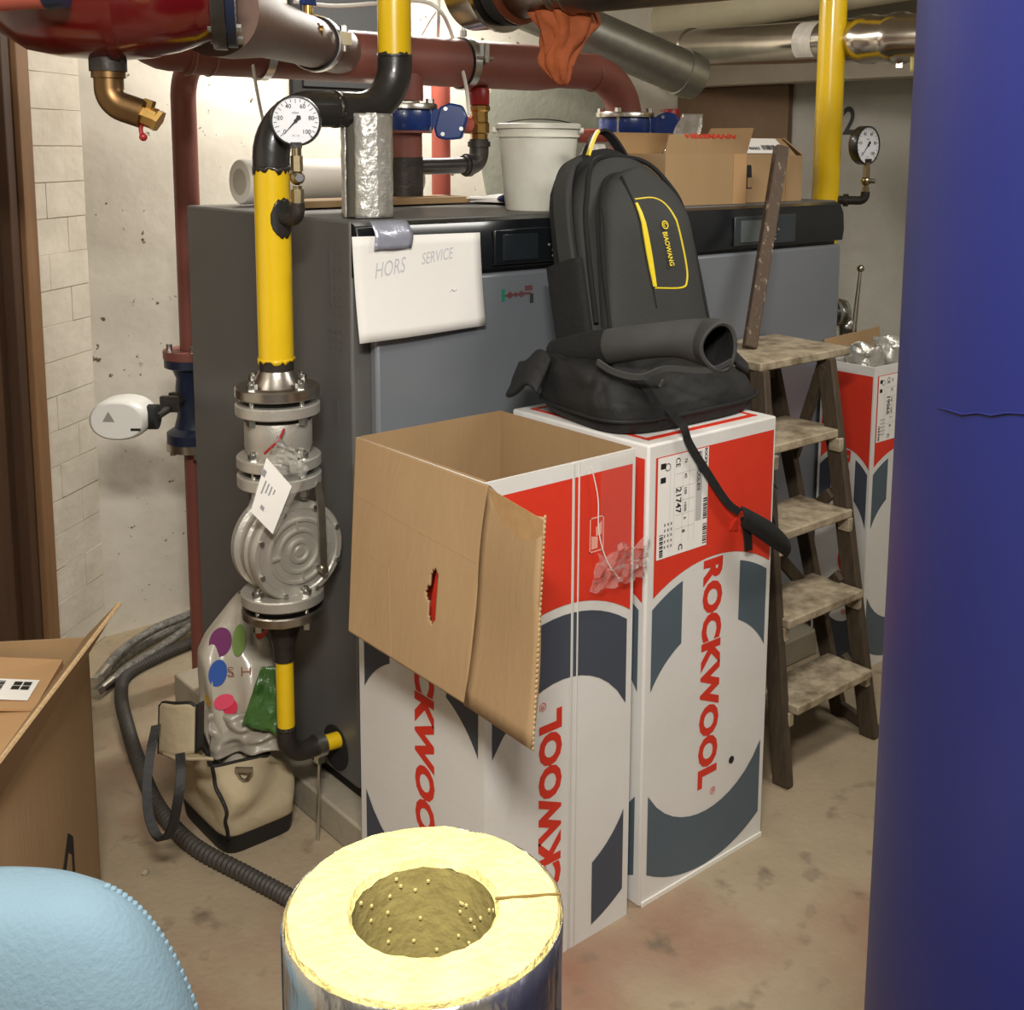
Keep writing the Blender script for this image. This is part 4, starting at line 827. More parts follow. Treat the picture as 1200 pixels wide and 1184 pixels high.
# small side stub with brass nut on the branch
sb_ = A_*.62+B_*.38+V((0, 0, .018))-FH*.055
MB().tube([sb_-RH*.055, sb_+RH*.03], .017, 14).build('side_stub', RUST, hd)
MB().cyl(sb_+RH*.03, sb_+RH*.048, .018, n=6).cyl(sb_+RH*.048, sb_+RH*.056, .012, n=12).build('stub_nut', BRASS, hd)
# second clamp on the header
c2 = thing('pipe_clamp', (2.06, HY, HZ), 'steel clamp hung on a threaded rod around the header pipe', 'clamp', 'pipe clamps')
MB().lathe([(R1, -.015), (R1+.004, -.015), (R1+.004, .015), (R1, .015), (R1, -.015)], (2.10, HY, HZ), (1, 0, 0), 36, False).build('rubber_lining', RUBBER, c2)
MB().lathe([(R1+.004, -.012), (R1+.0075, -.012), (R1+.0075, .012), (R1+.004, .012), (R1+.004, -.012)], (2.10, HY, HZ), (1, 0, 0), 36, False).build('steel_band', ZINC, c2)
MB().box((2.118, HY-.066, HZ+.028), (.028, .016, .05)).cyl((2.09, HY-.078, HZ+.012), (2.15, HY-.078, HZ+.012), .005, n=8).cyl((2.125, HY-.08, HZ+.0), (2.125, HY-.08, HZ+.055), .007, n=8).build('clamp_ear', ZINC, c2)
MB().cyl((2.10, HY, HZ+R1+.005), (2.10, HY, 2.61), .0055, n=10).cyl((2.10, HY, HZ+R1+.006), (2.10, HY, HZ+R1+.026), .010, n=6).build('threaded_rod', ZINC, c2)
c3 = thing('pipe_clamp', (1.46, HY, HZ), 'small steel hanger strap under the left end of the header pipe', 'clamp', 'pipe clamps')
MB().lathe([(R1, -.011), (R1+.007, -.011), (R1+.007, .011), (R1, .011), (R1, -.011)], (1.445, HY, HZ), (1, 0, 0), 36, False).build('steel_band', ZINC, c3)

# butterfly valves between header and boilers
def butterfly(x, zt, label, grp='blue butterfly valves'):
    t = thing('butterfly_valve', (x, HY, zt-.10), label, 'valve', grp)
    MB().lathe([(.057, zt), (.095, zt), (.097, zt-.004), (.097, zt-.016), (.057, zt-.016)], (x, HY, 0), n=40).build('top_flange', STEEL, t)
    MB().lathe([(.058, zt-.017), (.085, zt-.017), (.088, zt-.03), (.088, zt-.062), (.082, zt-.075), (.058, zt-.075)], (x, HY, 0), n=36).build('valve_body', BLUE, t)
    for k in range(4):
        a = rad(30+90*k); c = V((x+.083*math.cos(a), HY+.083*math.sin(a), 0)); MB().cyl(c+V((0, 0, zt-.08)), c+V((0, 0, zt+.004)), .006, n=8).cyl(c+V((0, 0, zt)), c+V((0, 0, zt+.013)), .012, n=6).build('bolt', ZINC, t)
    gd = V((.72, -.69, 0)); gc = V((x, HY, zt-.042))
    MB().cyl(gc+gd*.08, gc+gd*.115, .025, n=16).box(gc+gd*.10+V((0, 0, .002)), (.07, .05, .05), math.atan2(gd.y, gd.x)).build('neck', BLUE, t)
    e = V((-gd.y, gd.x, 0)); gb = gc+gd*.135+V((0, 0, -.008)); hexp = [(-.045, -.020), (-.030, .040), (.0, .052), (.035, .045), (.05, .012), (.032, -.048), (-.012, -.052), (-.038, -.045)]
    f2 = V((-FH.x, -FH.y, 0)); e2 = RH
    mg = MB(); base_ = gb - f2*.03; mg.slab([base_+e2*a+V((0, 0, b)) for a, b in hexp], f2, .055); mg.build('gearbox', BLUE, t, bevel=.006)
    for a, b in ((-.012, .035), (.032, -.02), (-.02, -.035)): MB().cyl(base_+e2*a+V((0, 0, b))+f2*.053, base_+e2*a+V((0, 0, b))+f2*.060, .006, n=8).build('gearbox_screw', ZINC, t)
    return t
butterfly(1.885, 1.752, 'blue butterfly valve over the left boiler beside the yellow pipe')
butterfly(bx+br_, 1.748, 'blue butterfly valve above the backpack handle')
lo1 = thing('boiler_outlet', (1.885, HY, 1.47), 'red outlet pipe with black side branch standing on the left boiler', 'pipe', 'boiler outlet pipes')
MB().cyl((1.885, HY, 1.60), (1.885, HY, 1.676), R2-.004, n=28).cyl((1.885, HY, 1.67), (1.885, HY, 1.678), .08, n=32).build('red_spool', RUST, lo1)
MB().cyl((1.885, HY, 1.471), (1.885, HY, 1.602), R2-.002, n=28).build('black_sleeve', BLACKF, lo1)
MB().tube([(1.93, HY-.01, 1.575), (2.12, HY-.01, 1.578)], .024, 18).build('black_branch', BLACKP, lo1)
MB().tube([(2.09, HY-.01, 1.578), (2.112, HY-.01, 1.578)]+arc3((2.112, HY-.01, 1.616), (0, 0, -.038), (.038, 0, 0))+[(2.15, HY-.01, 1.655)], .029, 18).lathe([(.029, 0), (.034, 0), (.034, .016), (.029, .016)], (2.10, HY-.01, 1.578), (1, 0, 0), 20).lathe([(.029, 1.632), (.034, 1.632), (.034, 1.648), (.029, 1.648)], (2.15, HY-.01, 0), n=20).build('malleable_elbow', BLACKF, lo1)
lo2 = thing('boiler_outlet', (bx+br_, HY, 1.47), 'red outlet pipe below the blue valve on the right boiler', 'pipe', 'boiler outlet pipes')
MB().cyl((bx+br_, HY, 1.471), (bx+br_, HY, 1.675), R2-.004, n=28).cyl((bx+br_, HY, 1.66), (bx+br_, HY, 1.672), .085, n=32).build('red_spool', RUST, lo2)
def safety_valve(p, label, h=.15):
    t = thing('safety_valve', p, label, 'safety valve', 'brass safety valves'); p = V(p)
    MB().lathe([(.026, 0), (.026, .02), (.031, .024), (.031, .05), (.027, .056), (.027, .085), (.033, .09), (.033, h*.66), (.028, h*.68)], p, n=8).build('brass_body', BRASS, t, smooth=20)
    MB().lathe([(.029, h*.68), (.031, h*.70), (.031, h*.96), (.028, h)], p, n=20).build('red_cap', REDCAP, t)
    return t
safety_valve((2.150, HY-.01, 1.650), 'brass safety valve with red cap behind the white bucket', .155)
safety_valve((3.0, HY, 1.60), 'brass safety valve with red cap behind the cardboard boxes', .165)
MB().cyl((3.0, HY, 1.471), (3.0, HY, 1.605), .024, n=16).build('safety_riser', BLACKF, lo2)
s1 = thing('branch_pipe', (2.35, 3.3, 1.3), 'thin red vertical pipe behind the white bucket', 'pipe')
MB().cyl((2.42, 3.3, 1.0), (2.42, 3.3, 1.92), .033, n=20).build('riser', RUST_RED, s1)
MB().tube([(2.07, HY+.005, 1.697), (2.13, HY+.005, 1.697)], .026, 16).build('cross_stub', RUST_RED, s1)
MB().cyl((2.125, HY, 1.697), (2.15, HY, 1.697), .028, n=8).build('brass_union', BRASS, s1)
s2 = thing('branch_pipe', (2.45, 2.75, 1.68), 'short salmon pipe with steel strap beside the right blue valve', 'pipe')
MB().tube([(2.46, HY, 1.665), (2.69, HY, 1.672)], .022, 16).build('pipe', RUST_RED, s2)
MB().tube([(2.40, HY, 1.664), (2.462, HY, 1.665)], .020, 12).build('white_sleeve', WHITE_WRAP, s2)
MB().lathe([(.0225, -.008), (.0265, -.008), (.0265, .008), (.0225, .008), (.0225, -.008)], (2.49, HY, 1.667), (1, 0, 0), 20, False).lathe([(.0225, -.008), (.0265, -.008), (.0265, .008), (.0225, .008), (.0225, -.008)], (2.54, HY, 1.667), (1, 0, 0), 20, False).build('strap', ZINC, s2)

# red glossy vessel hanging top left
vc = ap(122, -22, 2.12); va = V((RH.x, RH.y, 0))*.97+FH*.2; va.normalize()
ve = thing('red_vessel', (vc.x, vc.y, 1.78), 'glossy dark red pump housing hanging at the top left', 'vessel')
MB().lathe([(.02, -.200), (.06, -.196), (.10, -.18), (.126, -.14), (.138, -.08), (.142, -.02), (.142, .03), (.137, .08), (.125, .13), (.112, .165), (.105, .185), (.105, .20)], vc, va, 48).build('shell', GLOSSRED, ve)
MB().lathe([(.141, .010), (.147, .010), (.147, .026), (.141, .026), (.141, .010)], vc, va, 48, False).build('joint_rim', GLOSSRED, ve)
MB().lathe([(.06, .192), (.118, .192), (.12, .196), (.12, .218), (.06, .218)], vc, va, 40).build('black_flange', BLACKP, ve)
MB().lathe([(.06, .219), (.115, .219), (.115, .236), (.06, .236)], vc, va, 40).build('blue_flange', BLUE_D, ve)
for k in range(8):
    a = 2*PI*k/8+.2; u, v, d = frame_of(va); c = vc+(u*math.cos(a)+v*math.sin(a))*.1; MB().cyl(c+va*.185, c+va*.245, .009, n=8).build('bolt', ZINC, ve)
MB().cyl(vc+V((0, 0, -.12)), vc+V((0, 0, -.163)), .034, n=20).build('drain_boss', BLACKF, ve)
dc = vc+V((.0, 0, -.163)); e = RH
MB().tube([dc+V((0, 0, .01)), dc-V((0, 0, .03))]+[dc-V((0, 0, .03))+e*(.038-.038*math.cos(PI/2*i/8*.8))-V((0, 0, .038*math.sin(PI/2*i/8*.8))) for i in range(1, 9)]+[dc+e*.062-V((0, 0, .078))], .027, 20).lathe([(.027, -.012), (.031, -.012), (.031, .004), (.027, .004)], dc, (0, 0, 1), 20).build('bronze_elbow', BRONZE, ve)
MB().cyl(dc+e*.052-V((0, 0, .076)), dc+e*.086-V((0, 0, .088)), .020, n=8).cyl(dc+e*.07-V((0, 0, .07)), dc+e*.076-V((0, 0, .052)), .012, n=8).cyl(dc+e*.085-V((0, 0, .088)), dc+e*.092-V((0, 0, .092)), .022, n=6).build('drain_cock', BRASS, ve)
MB().tube(bez([dc+e*.06-V((0, 0, .09)), dc+e*.056-V((0, 0, .105)), dc+e*.058-V((0, 0, .118))], 4), .004, 6).ball(dc+e*.06-V((0, 0, .12)), .008, 10).build('red_drain_lever', REDCAP, ve)
sp_ = thing('salmon_pipe', (.5, 1.75, 1.9), 'salmon coloured pipe end at the very top left in front of the red vessel', 'pipe')
MB().tube([ap(-40, -8, 1.95), ap(52, -14, 1.95)], .034, 20).build('pipe', RUST_RED, sp_)
MB().cyl(ap(52, -14, 1.95), ap(74, -16, 1.95), .036, n=20).build('collar', BLUE_D, sp_)
vh = thing('vent_valve', A_*.66+B_*.34+V((0, 0, .06)), 'small valve with blue handle above the pale brown branch pipe', 'valve')
MB().cyl(A_*.66+B_*.34+V((0, 0, .058)), A_*.66+B_*.34+V((0, 0, .085)), .012, n=10).build('stem', BRASS, vh)
MB().box(A_*.66+B_*.34+V((0, 0, .115)), (.045, .018, .06), .3).build('blue_handle', BLUE, vh, bevel=.003)

# ================================================================== FLUES AND RIGHT GAS PIPE
f1 = thing('flue_pipe', (2.0, 1.6, 1.9), 'stainless flue pipe crossing the top of the picture with open collar', 'flue')
a0 = ap(603, -24, 2.62); a1 = a0+V((.10, -.62, .0)); fd_ = (a1-a0).normalized(); Lf = (a1-a0).length
FRR = .088
MB().lathe([(FRR-.004, 0), (FRR, .006), (FRR, .13), (FRR+.004, .135), (FRR+.004, .145), (FRR, .15), (FRR, .165), (FRR+.004, .17), (FRR+.004, .18), (FRR, .185), (FRR, Lf+.3)], a0, fd_, 44).build('pipe_run', FLUE_DARK, f1)
MB().lathe([(.06, -.03), (FRR+.010, -.03), (FRR+.014, -.02), (FRR+.014, .004), (FRR, .008)], a0, fd_, 44).build('black_seal', RUBBER, f1)
MB().lathe([(FRR, .004), (FRR+.010, .004), (FRR+.013, .009), (FRR+.013, .016), (FRR, .022)], a0, fd_, 44).build('copper_ring', mat('copper_ring', (140, 82, 56), .35, metal=.8), f1)
f1b = thing('flue_elbow', a0-fd_*.1, 'wide pale steel flue socket behind the black seal at the top', 'flue')
MB().lathe([(FRR+.018, -.13), (FRR+.018, -.06), (FRR+.022, -.05), (FRR+.028, -.045), (FRR+.028, -.034), (FRR+.006, -.032)], a0, fd_, 44).build('socket', FLUE, f1b)
rg = thing('orange_rag', (1.9, 2.03, 1.79), 'crumpled orange rag hanging below the flue pipe', 'rag')
rq0, rq1 = ap(662, 14, 2.55), ap(656, 100, 2.55)
def ragf(s_, t_):
    wdt = .060*(1-t_)**.55*(1-.25*t_)+.006; q_ = rq0*(1-t_)+rq1*t_
    a = 2*PI*s_; r = 1+.35*mnoise.noise(V((math.cos(a)*1.8, math.sin(a)*1.8, t_*3.5)))+.14*math.sin(a*7+t_*5)+.06*math.sin(a*13-t_*6)
    return q_+RH*math.cos(a)*wdt*r+FH*(.6*math.sin(a)*wdt*r)+RH*.008*math.sin(t_*7)
rgm = MB(); rgm.grid(ragf, 110, 30); rgm.build('cloth', RAG, rg, solid=.003)
f3 = thing('galvanised_duct', (2.3, 2.2, 1.8), 'dull galvanised duct slanting down to the right behind the orange rag', 'duct')
d0 = ap(690, 38, 3.95); d1 = ap(812, 90, 4.15)
dd_ = (d1-d0).normalized(); Ld = (d1-d0).length
MB().lathe([(.080, -.30), (.080, Ld-.06), (.085, Ld-.058), (.085, Ld-.012), (.079, Ld-.010), (.079, Ld+.016), (.074, Ld+.016), (.074, Ld-.05)], d0, dd_, 40).build('duct_run', GALV, f3)
f2 = thing('flue_pipe', (3.9, 2.8, 2.0), 'bright stainless flue pipe along the right wall behind the yellow gas pipe', 'flue')
g0 = EYEP+(Fw+Rt*((790-CX)/FPX)-Up*((57-CY)/FPX))*4.75; g1 = EYEP+(Fw+Rt*((1086-CX)/FPX)-Up*((43-CY)/FPX))*3.55
gd_ = (g1-g0).normalized(); Lg = (g1-g0).length; rf_ = .072
MB().lathe([(rf_, -.35), (rf_, .10), (rf_+.006, .105), (rf_+.006, .13), (rf_, .135), (rf_, Lg*.80), (rf_+.008, Lg*.805), (rf_+.008, Lg*.83), (rf_+.002, Lg*.84), (rf_+.002, Lg*.90), (rf_+.009, Lg*.905), (rf_+.009, Lg*.93), (rf_, Lg*.94), (rf_, Lg+.15)], g0, gd_, 44).build('pipe_run', FLUE, f2)
lbm = MB()
lu, lv_, ld_ = frame_of(gd_)
def lblf(s_, t_):
    e = -FH*math.cos(-.5+1.2*t_)+V((0, 0, 1))*math.sin(-.5+1.2*t_); e = (e-e.dot(gd_)*gd_).normalized(); return g0+gd_*Lg*(.60+.07*s_)+e*(rf_+.0012)
MB().grid(lblf, 4, 10).build('wrap_label', mat('flue_label', (222, 216, 204), .4, var=(150, 144, 136), scale=30, amt=.7), f2)
MB().box(g0+gd_*Lg*.92-V((0, 0, rf_+.012)), (.03, .02, .02), .6).build('band_screw', STEEL, f2)
tag(MB().cyl((3.97, 3.69, 2.21), (3.55, 1.2, 2.26), .085, n=32).build('cream_pipe', CREAM), 'thick cream coloured pipe under the ceiling behind the bright flue', 'pipe')
yp = thing('gas_pipe', (3.3, 2.31, 0), 'plain yellow gas pipe standing behind the right end of the boilers', 'pipe')
YX, YY = 3.30, 2.315
MB().cyl((YX, YY, 1.1), (YX, YY, 2.61), .045, n=32).build('yellow_section', YELLOW, yp)
MB().cyl((YX, YY, 0), (YX, YY, 1.1), .045, n=32).build('lower_section', YELLOW, yp)
tk2 = V((YX, YY, 1.462)); e1b = (RH*.92-FH*.40).normalized()
MB().tube([tk2+e1b*.03, tk2+e1b*.110]+[tk2+e1b*.110+e1b*.02*math.sin(PI/2*i/6)+V((0, 0, .02-.02*math.cos(PI/2*i/6))) for i in range(1, 7)]+[tk2+e1b*.130+V((0, 0, .03))], .0145, 18).lathe([(.017, .06), (.021, .06), (.021, .075), (.017, .075)], tk2, e1b, 16).build('gauge_elbow', BLACKF, yp)
gauge('pressure_gauge', tk2+e1b*.130+V((0, 0, .010)), -FH*.80+RH*.62, 'dial gauge with deep black case on the right yellow pipe by the painted 2', .064, None, .172)
# lever valve at the right side of the right boiler
lv = thing('ball_valve', (3.2, 2.12, 1.0), 'chrome valve with a long ball-ended lever beside the right boiler', 'valve')
MB().lathe([(.02, 0), (.045, 0), (.045, .012), (.028, .014), (.028, .03), (.045, .032), (.045, .044), (.03, .046)], (3.185, 2.19, 1.10), (1, -.25, 0), 24).cyl((3.151, 2.198, 1.10), (3.19, 2.19, 1.10), .02, n=14).build('flange', ZINC, lv)
MB().ball((3.25, 2.175, 1.05), (.028, .028, .034), 16).cyl((3.235, 2.178, 1.10), (3.25, 2.175, .90), .017, n=14).build('valve_body', ZINC, lv)
MB().lathe([(.030, 0), (.030, .016), (.022, .018), (.022, .04), (.03, .042), (.03, .055)], (3.25, 2.175, .86), n=6).build('union_nut', ZINC, lv)
MB().cyl((3.252, 2.15, 1.03), (3.268, 2.145, 1.235), .0095, .005, n=12).build('lever', STEEL, lv)
MB().ball((3.269, 2.145, 1.245), .0125, 16).build('lever_ball', STEEL, lv)
tag(MB().grid(lambda s_, t_: g1-gd_*.10+RH*(.0+.028*s_)-FH*.085+V((0, 0, .04-.15*t_+.0*s_))+FH*.01*mnoise.noise(V((s_*3, t_*4, 1))), 5, 10).build('tape_tail', TAPE_Y, solid=.0015), 'yellowish strip of tape hanging off the bright flue beside the blue tank', 'tape')

# ================================================================== THINGS ON TOP OF THE BOILERS
TZ = 1.471
# foil wrapped half-open pipe shell
fs = thing('foil_pipe_shell', (1.43, 2.235, TZ), 'upright silver foil insulation shell on the boiler corner above the paper sheet', 'pipe insulation')
fc = V((1.435, 2.24, TZ))
def shellf(s_, t_):
    a = rad(215)+rad(322)*s_; a = rad(285)-rad(20)+rad(335)*s_; r = .056+.0025*mnoise.noise(V((math.cos(a)*5, math.sin(a)*5, t_*7)))
    return fc+V((r*math.cos(a), r*math.sin(a), .002+.232*t_))
SH = rad(-48)
def shellf(s_, t_):
    a = rad(180)+rad(-332)*s_; r = .056+.0022*mnoise.noise(V((math.cos(a)*6, math.sin(a)*6, t_*8)))
    a2 = a
    return fc+V((r*math.cos(a2), r*math.sin(a2), .001+.232*t_))
MB().grid(shellf, 54, 24).build('foil_jacket', FOIL, fs, solid=.004)
MB().strip([fc+V((.0575*math.cos(rad(-112)), .0575*math.sin(rad(-112)), z)) for z in [.004+.23*i/20 for i in range(21)]], [V((.011+.002*math.sin(i*2.1), -.005, 0)) for i in range(21)], .0015).build('seam_tape', FOILG, fs)
wi = MB().lathe([(.050, .003), (.050, .228), (.030, .228), (.030, .003)], fc, n=28).build('inner_sleeve', mat('grey_sleeve', (92, 88, 78), .8), fs)
# bucket
bk = thing('bucket', (1.985, 2.27, TZ), 'white plastic bucket with wire handle on the left boiler', 'bucket'); bc = V((1.975, 2.27, TZ))
MB().lathe([(0, .0), (.082, .0), (.084, .004), (.104, .207), (.110, .208), (.110, .219), (.104, .221), (.101, .215), (.080, .006), (0, .006)], bc, n=48, cap=False).build('pail', BUCKET, bk)
MB().lathe([(.1025, .186), (.107, .186), (.107, .19), (.1025, .191)], bc, n=48, cap=False).build('rim_ring', BUCKET, bk)
MB().tube([bc+RH*.109*math.cos(a)+V((0, 0, .205+.028*math.sin(a)))+FH*.03*math.sin(a) for a in [PI*i/20 for i in range(21)]], .0016, 6).build('wire_handle', BLACKF, bk)
for sgn in (-1, 1): MB().cyl(bc+RH*.104*sgn+V((0, 0, .203)), bc+RH*.117*sgn+V((0, 0, .203)), .008, n=12).build('handle_lug', BUCKET, bk)
# white roll lying at the back
wr_ = thing('insulation_roll', (1.8, 2.85, TZ), 'white wrapped pipe insulation lying on the boiler behind the yellow pipe', 'pipe insulation')
r0_, r1_ = V((1.44, 2.88, TZ+.064)), V((2.02, 2.905, TZ+.064))
MB().lathe([(.035, 0), (.058, 0), (.061, .004), (.061, .3), (.0605, .58), (.058, .588), (.035, .588)], r0_, r1_-r0_, 36).build('wrapped_body', WHITE_WRAP, wr_)
MB().lathe([(0, -.001), (.036, -.001)], r0_, r1_-r0_, 24, False).build('bore', mat('wrap_bore', (188, 180, 166), .9), wr_)
tag(MB().box((1.74, 2.68, TZ+.012), (.56, .14, .018), .03).build('cardboard_sheet', CARD, bevel=.002), 'flat brown cardboard sheet lying in front of the white roll on the boiler', 'cardboard')
tag(MB().box((2.16, 2.62, TZ+.010), (.26, .22, .008), .2).box((2.14, 2.60, TZ+.017), (.22, .15, .006), .45).build('paper_stack', PAPER, bevel=.001), 'loose stack of papers on the boiler behind the white bucket', 'papers')
cb = MB().ball((2.10, 2.49, TZ+.018), (.075, .05, .018), 20).ball((2.17, 2.52, TZ+.04), (.045, .04, .032), 18); cb.wobble(.014, 22); 
for p in cb.v: p.z = max(p.z, TZ+.0005)
tag(cb.build('cloth', CLOTHBLUE), 'crumpled indigo cloth on the boiler beside the white bucket', 'cloth')
# two small cardboard boxes on the right boiler
def small_box(c, d, rz, label, red):
    t = thing('cardboard_box', c, label, 'box', 'small cardboard boxes on the boiler'); c = V(c); R = Matrix.Rotation(rz, 3, 'Z'); w_, l_, h_ = d
    def L(x, y, z): return c+R @ V((x, y, z))
    th = .004; m = MB()
    for a, b in (((0, -l_/2+th/2), (w_, th)), ((0, l_/2-th/2), (w_, th)), ((-w_/2+th/2, 0), (th, l_-2*th)), ((w_/2-th/2, 0), (th, l_-2*th))): m.box(L(a[0], a[1], h_/2), (b[0], b[1], h_), rz)
    m.box(L(0, 0, .003), (w_-2*th, l_-2*th, .006), rz); m.build('box_body', CARD, t, smooth=0)
    return t, L, w_, l_, h_
bA, LA, wA, lA, hA_ = small_box((2.545, 2.285, TZ), (.33, .20, .145), rad(-3), 'open brown box with red lettering on the boiler right of the backpack', True)
MB().slab([LA(-wA/2, -lA/2, hA_), LA(wA/2, -lA/2, hA_), LA(wA/2-.03, -lA/2-.005, hA_+.052), LA(-wA/2+.01, -lA/2-.005, hA_+.052)], (LA(0, 1, 0)-LA(0, 0, 0)), .004).build('front_flap', CARD, bA)
MB().slab([LA(wA/2, -lA/2, hA_), LA(wA/2, lA/2, hA_), LA(wA/2+.05, lA/2-.01, hA_+.075), LA(wA/2+.05, -lA/2+.02, hA_+.075)], (LA(-1, 0, .3)-LA(0, 0, 0)), .004).build('side_flap', CARD_IN, bA)
MB().slab([LA(-wA/2, lA/2, hA_), LA(wA/2, lA/2, hA_), LA(wA/2, lA/2+.03, hA_+.06), LA(-wA/2, lA/2+.03, hA_+.06)], (LA(0, -1, 0)-LA(0, 0, 0)), .004).build('back_flap', CARD_IN, bA)
MB().text('VIESSMANN', LA(-.10, -lA/2-.0055, hA_+.043), (LA(1, 0, 0)-LA(0, 0, 0)), (LA(0, -.1, 1)-LA(0, 0, 0)), .013, .21, .03).build('red_lettering', RED_TXT, bA, smooth=0)
MB().text('VIES', LA(wA/2-.010-.016, -lA/2-.0008, .03), (0, 0, 1), (LA(-1, 0, 0)-LA(0, 0, 0)), .013, .075, .02).text('FRAGILE', LA(wA/2+.0008, -lA/2+.10, .02), (0, 0, 1), (LA(0, -1, 0)-LA(0, 0, 0)), .018, .10, .02).build('red_lettering', RED_TXT, bA, smooth=0)
MB().slab([LA(wA/2-.055, -lA/2-.0003, 0), LA(wA/2, -lA/2-.0003, 0), LA(wA/2, -lA/2-.0003, hA_), LA(wA/2-.055, -lA/2-.0003, hA_)], (LA(0, -1, 0)-LA(0, 0, 0)), .0008).build('corner_overlap', ORANGE_CARD, bA)
bB, LB, wB, lB, hB_ = small_box((2.865, 2.30, TZ), (.275, .20, .14), rad(-3), 'brown box with a white label flap beside the wooden stick', False)
MB().slab([LB(-wB/2, -lB/2, hB_), LB(wB/2-.03, -lB/2, hB_), LB(wB/2-.05, -lB/2+.04, hB_+.05), LB(-wB/2+.0, -lB/2+.04, hB_+.05)], (LB(0, 1, .6)-LB(0, 0, 0)), .004).build('front_flap', CARD, bB)
MB().slab([LB(-wB/2+.0, -lB/2+.001, hB_+.006), LB(wB/2-.07, -lB/2+.001, hB_+.006), LB(wB/2-.09, -lB/2+.036, hB_+.050), LB(-wB/2+.01, -lB/2+.036, hB_+.050)], (LB(0, -1, .9)-LB(0, 0, 0)), .0012).build('white_label', PAPER, bB)
lbt = MB(); ud = (LB(1, 0, 0)-LB(0, 0, 0)); vd = (LB(0, .04, .05)-LB(0, 0, 0)).normalized()
lbt.text('7746065', LB(-wB/2+.02, -lB/2+.007, hB_+.017), ud, vd, .012, .07, .02)
o0 = LB(-wB/2+.10, -lB/2+.007, hB_+.017); random.seed(5); x = 0
while x < .06: t_ = random.uniform(.001, .004); lbt.poly([o0+ud*x, o0+ud*(x+t_), o0+ud*(x+t_)+vd*.018, o0+ud*x+vd*.018]); x += t_+random.uniform(.001, .003)
lbt.build('label_print', BLACK_INK, bB, smooth=0)
MB().slab([LB(wB/2, -lB/2, hB_), LB(wB/2, lB/2, hB_), LB(wB/2-.055, lB/2-.02, hB_+.04), LB(wB/2-.055, -lB/2+.03, hB_+.05)], (LB(1, 0, .9)-LB(0, 0, 0)), .004).build('side_flap', CARD, bB)
gl = MB(); yy = -lB/2-.0008
gl.slab([LB(-wB/2+.022, yy, .075), LB(-wB/2+.044, yy, .075), LB(-wB/2+.042, yy, .10), LB(-wB/2+.04, yy, .112), LB(-wB/2+.022, yy, .112)], (LB(0, -1, 0)-LB(0, 0, 0)), .0003).b2(LB(-wB/2+.022, yy-.0003, .045), LB(-wB/2+.026, yy, .077)).b2(LB(-wB/2+.022, yy-.0003, .042), LB(-wB/2+.046, yy, .045)).build('fragile_mark', BLACK_INK, bB, smooth=0)
MB().slab([LB(wB/2-.075, -lB/2-.0003, 0), LB(wB/2, -lB/2-.0003, 0), LB(wB/2, -lB/2-.0003, hB_), LB(wB/2-.075, -lB/2-.0003, hB_)], (LB(0, -1, 0)-LB(0, 0, 0)), .0008).build('corner_overlap', CARD, bB)
# plastic bags poking out
pb = MB()
def pbf(s_, t_):
    a = 2*PI*s_; r = (.075*(1-t_*.6))*(1+.5*mnoise.noise(V((math.cos(a)*2, math.sin(a)*2, t_*3+4)))); return V((2.545+r*math.cos(a)+.06*t_, 2.30+r*.7*math.sin(a), TZ+.10+.16*t_))
pb.grid(pbf, 30, 12)
tag(pb.build('plastic_bag', GLASS_TINT, solid=.0008), 'clear plastic bag sticking out of the open box on the boiler', 'plastic bag')
def pbf2(s_, t_):
    a = 2*PI*s_; r = (.085*(1-t_*.75))*(1+.4*mnoise.noise(V((math.cos(a)*2, math.sin(a)*2, t_*3+14)))); return V((2.30+r*1.4*math.cos(a), 2.40+r*.7*math.sin(a), TZ+.001+.17*t_))
pb = MB().grid(pbf2, 30, 12)
tag(pb.build('plastic_bag', mat('milky_film', (232, 228, 220), .3, alpha=.55, bump=.6, bscale=40), solid=.0008), 'milky plastic bag seen through the backpack carry handle', 'plastic bag')

# ================================================================== CABLES
def cable(pts, r, label, m=CABLE): return tag(MB().tube(bez(pts, 8), r, 8).build('cable', m), label, 'cable')
cable([ap(288, 45, 2.95), ap(294, 62, 2.9), ap(300, 100, 2.9), ap(308, 140, 2.92), ap(320, 190, 2.95), ap(330, 232, 3.0)], .0042, 'thin white cable hanging behind the black elbow of the gas pipe')
cable([ap(345, 2, 3.0), ap(390, 7, 3.1), ap(440, 4, 3.2), ap(490, 1, 3.25), ap(515, 12, 3.25), ap(530, 42, 3.35), ap(545, 95, 3.3), ap(550, 135, 3.3)], .0055, 'white cable looping over the header pipe past the threaded rod')
cable([ap(514, -4, 3.25), ap(514, 20, 3.28), ap(513, 47, 3.45)], .005, 'white cable hanging straight down to the top of the header')
cable([ap(511, 14, 3.25), ap(503, 26, 3.3), ap(490, 49, 3.4)], .002, 'thin white thread tied to the cable above the header')

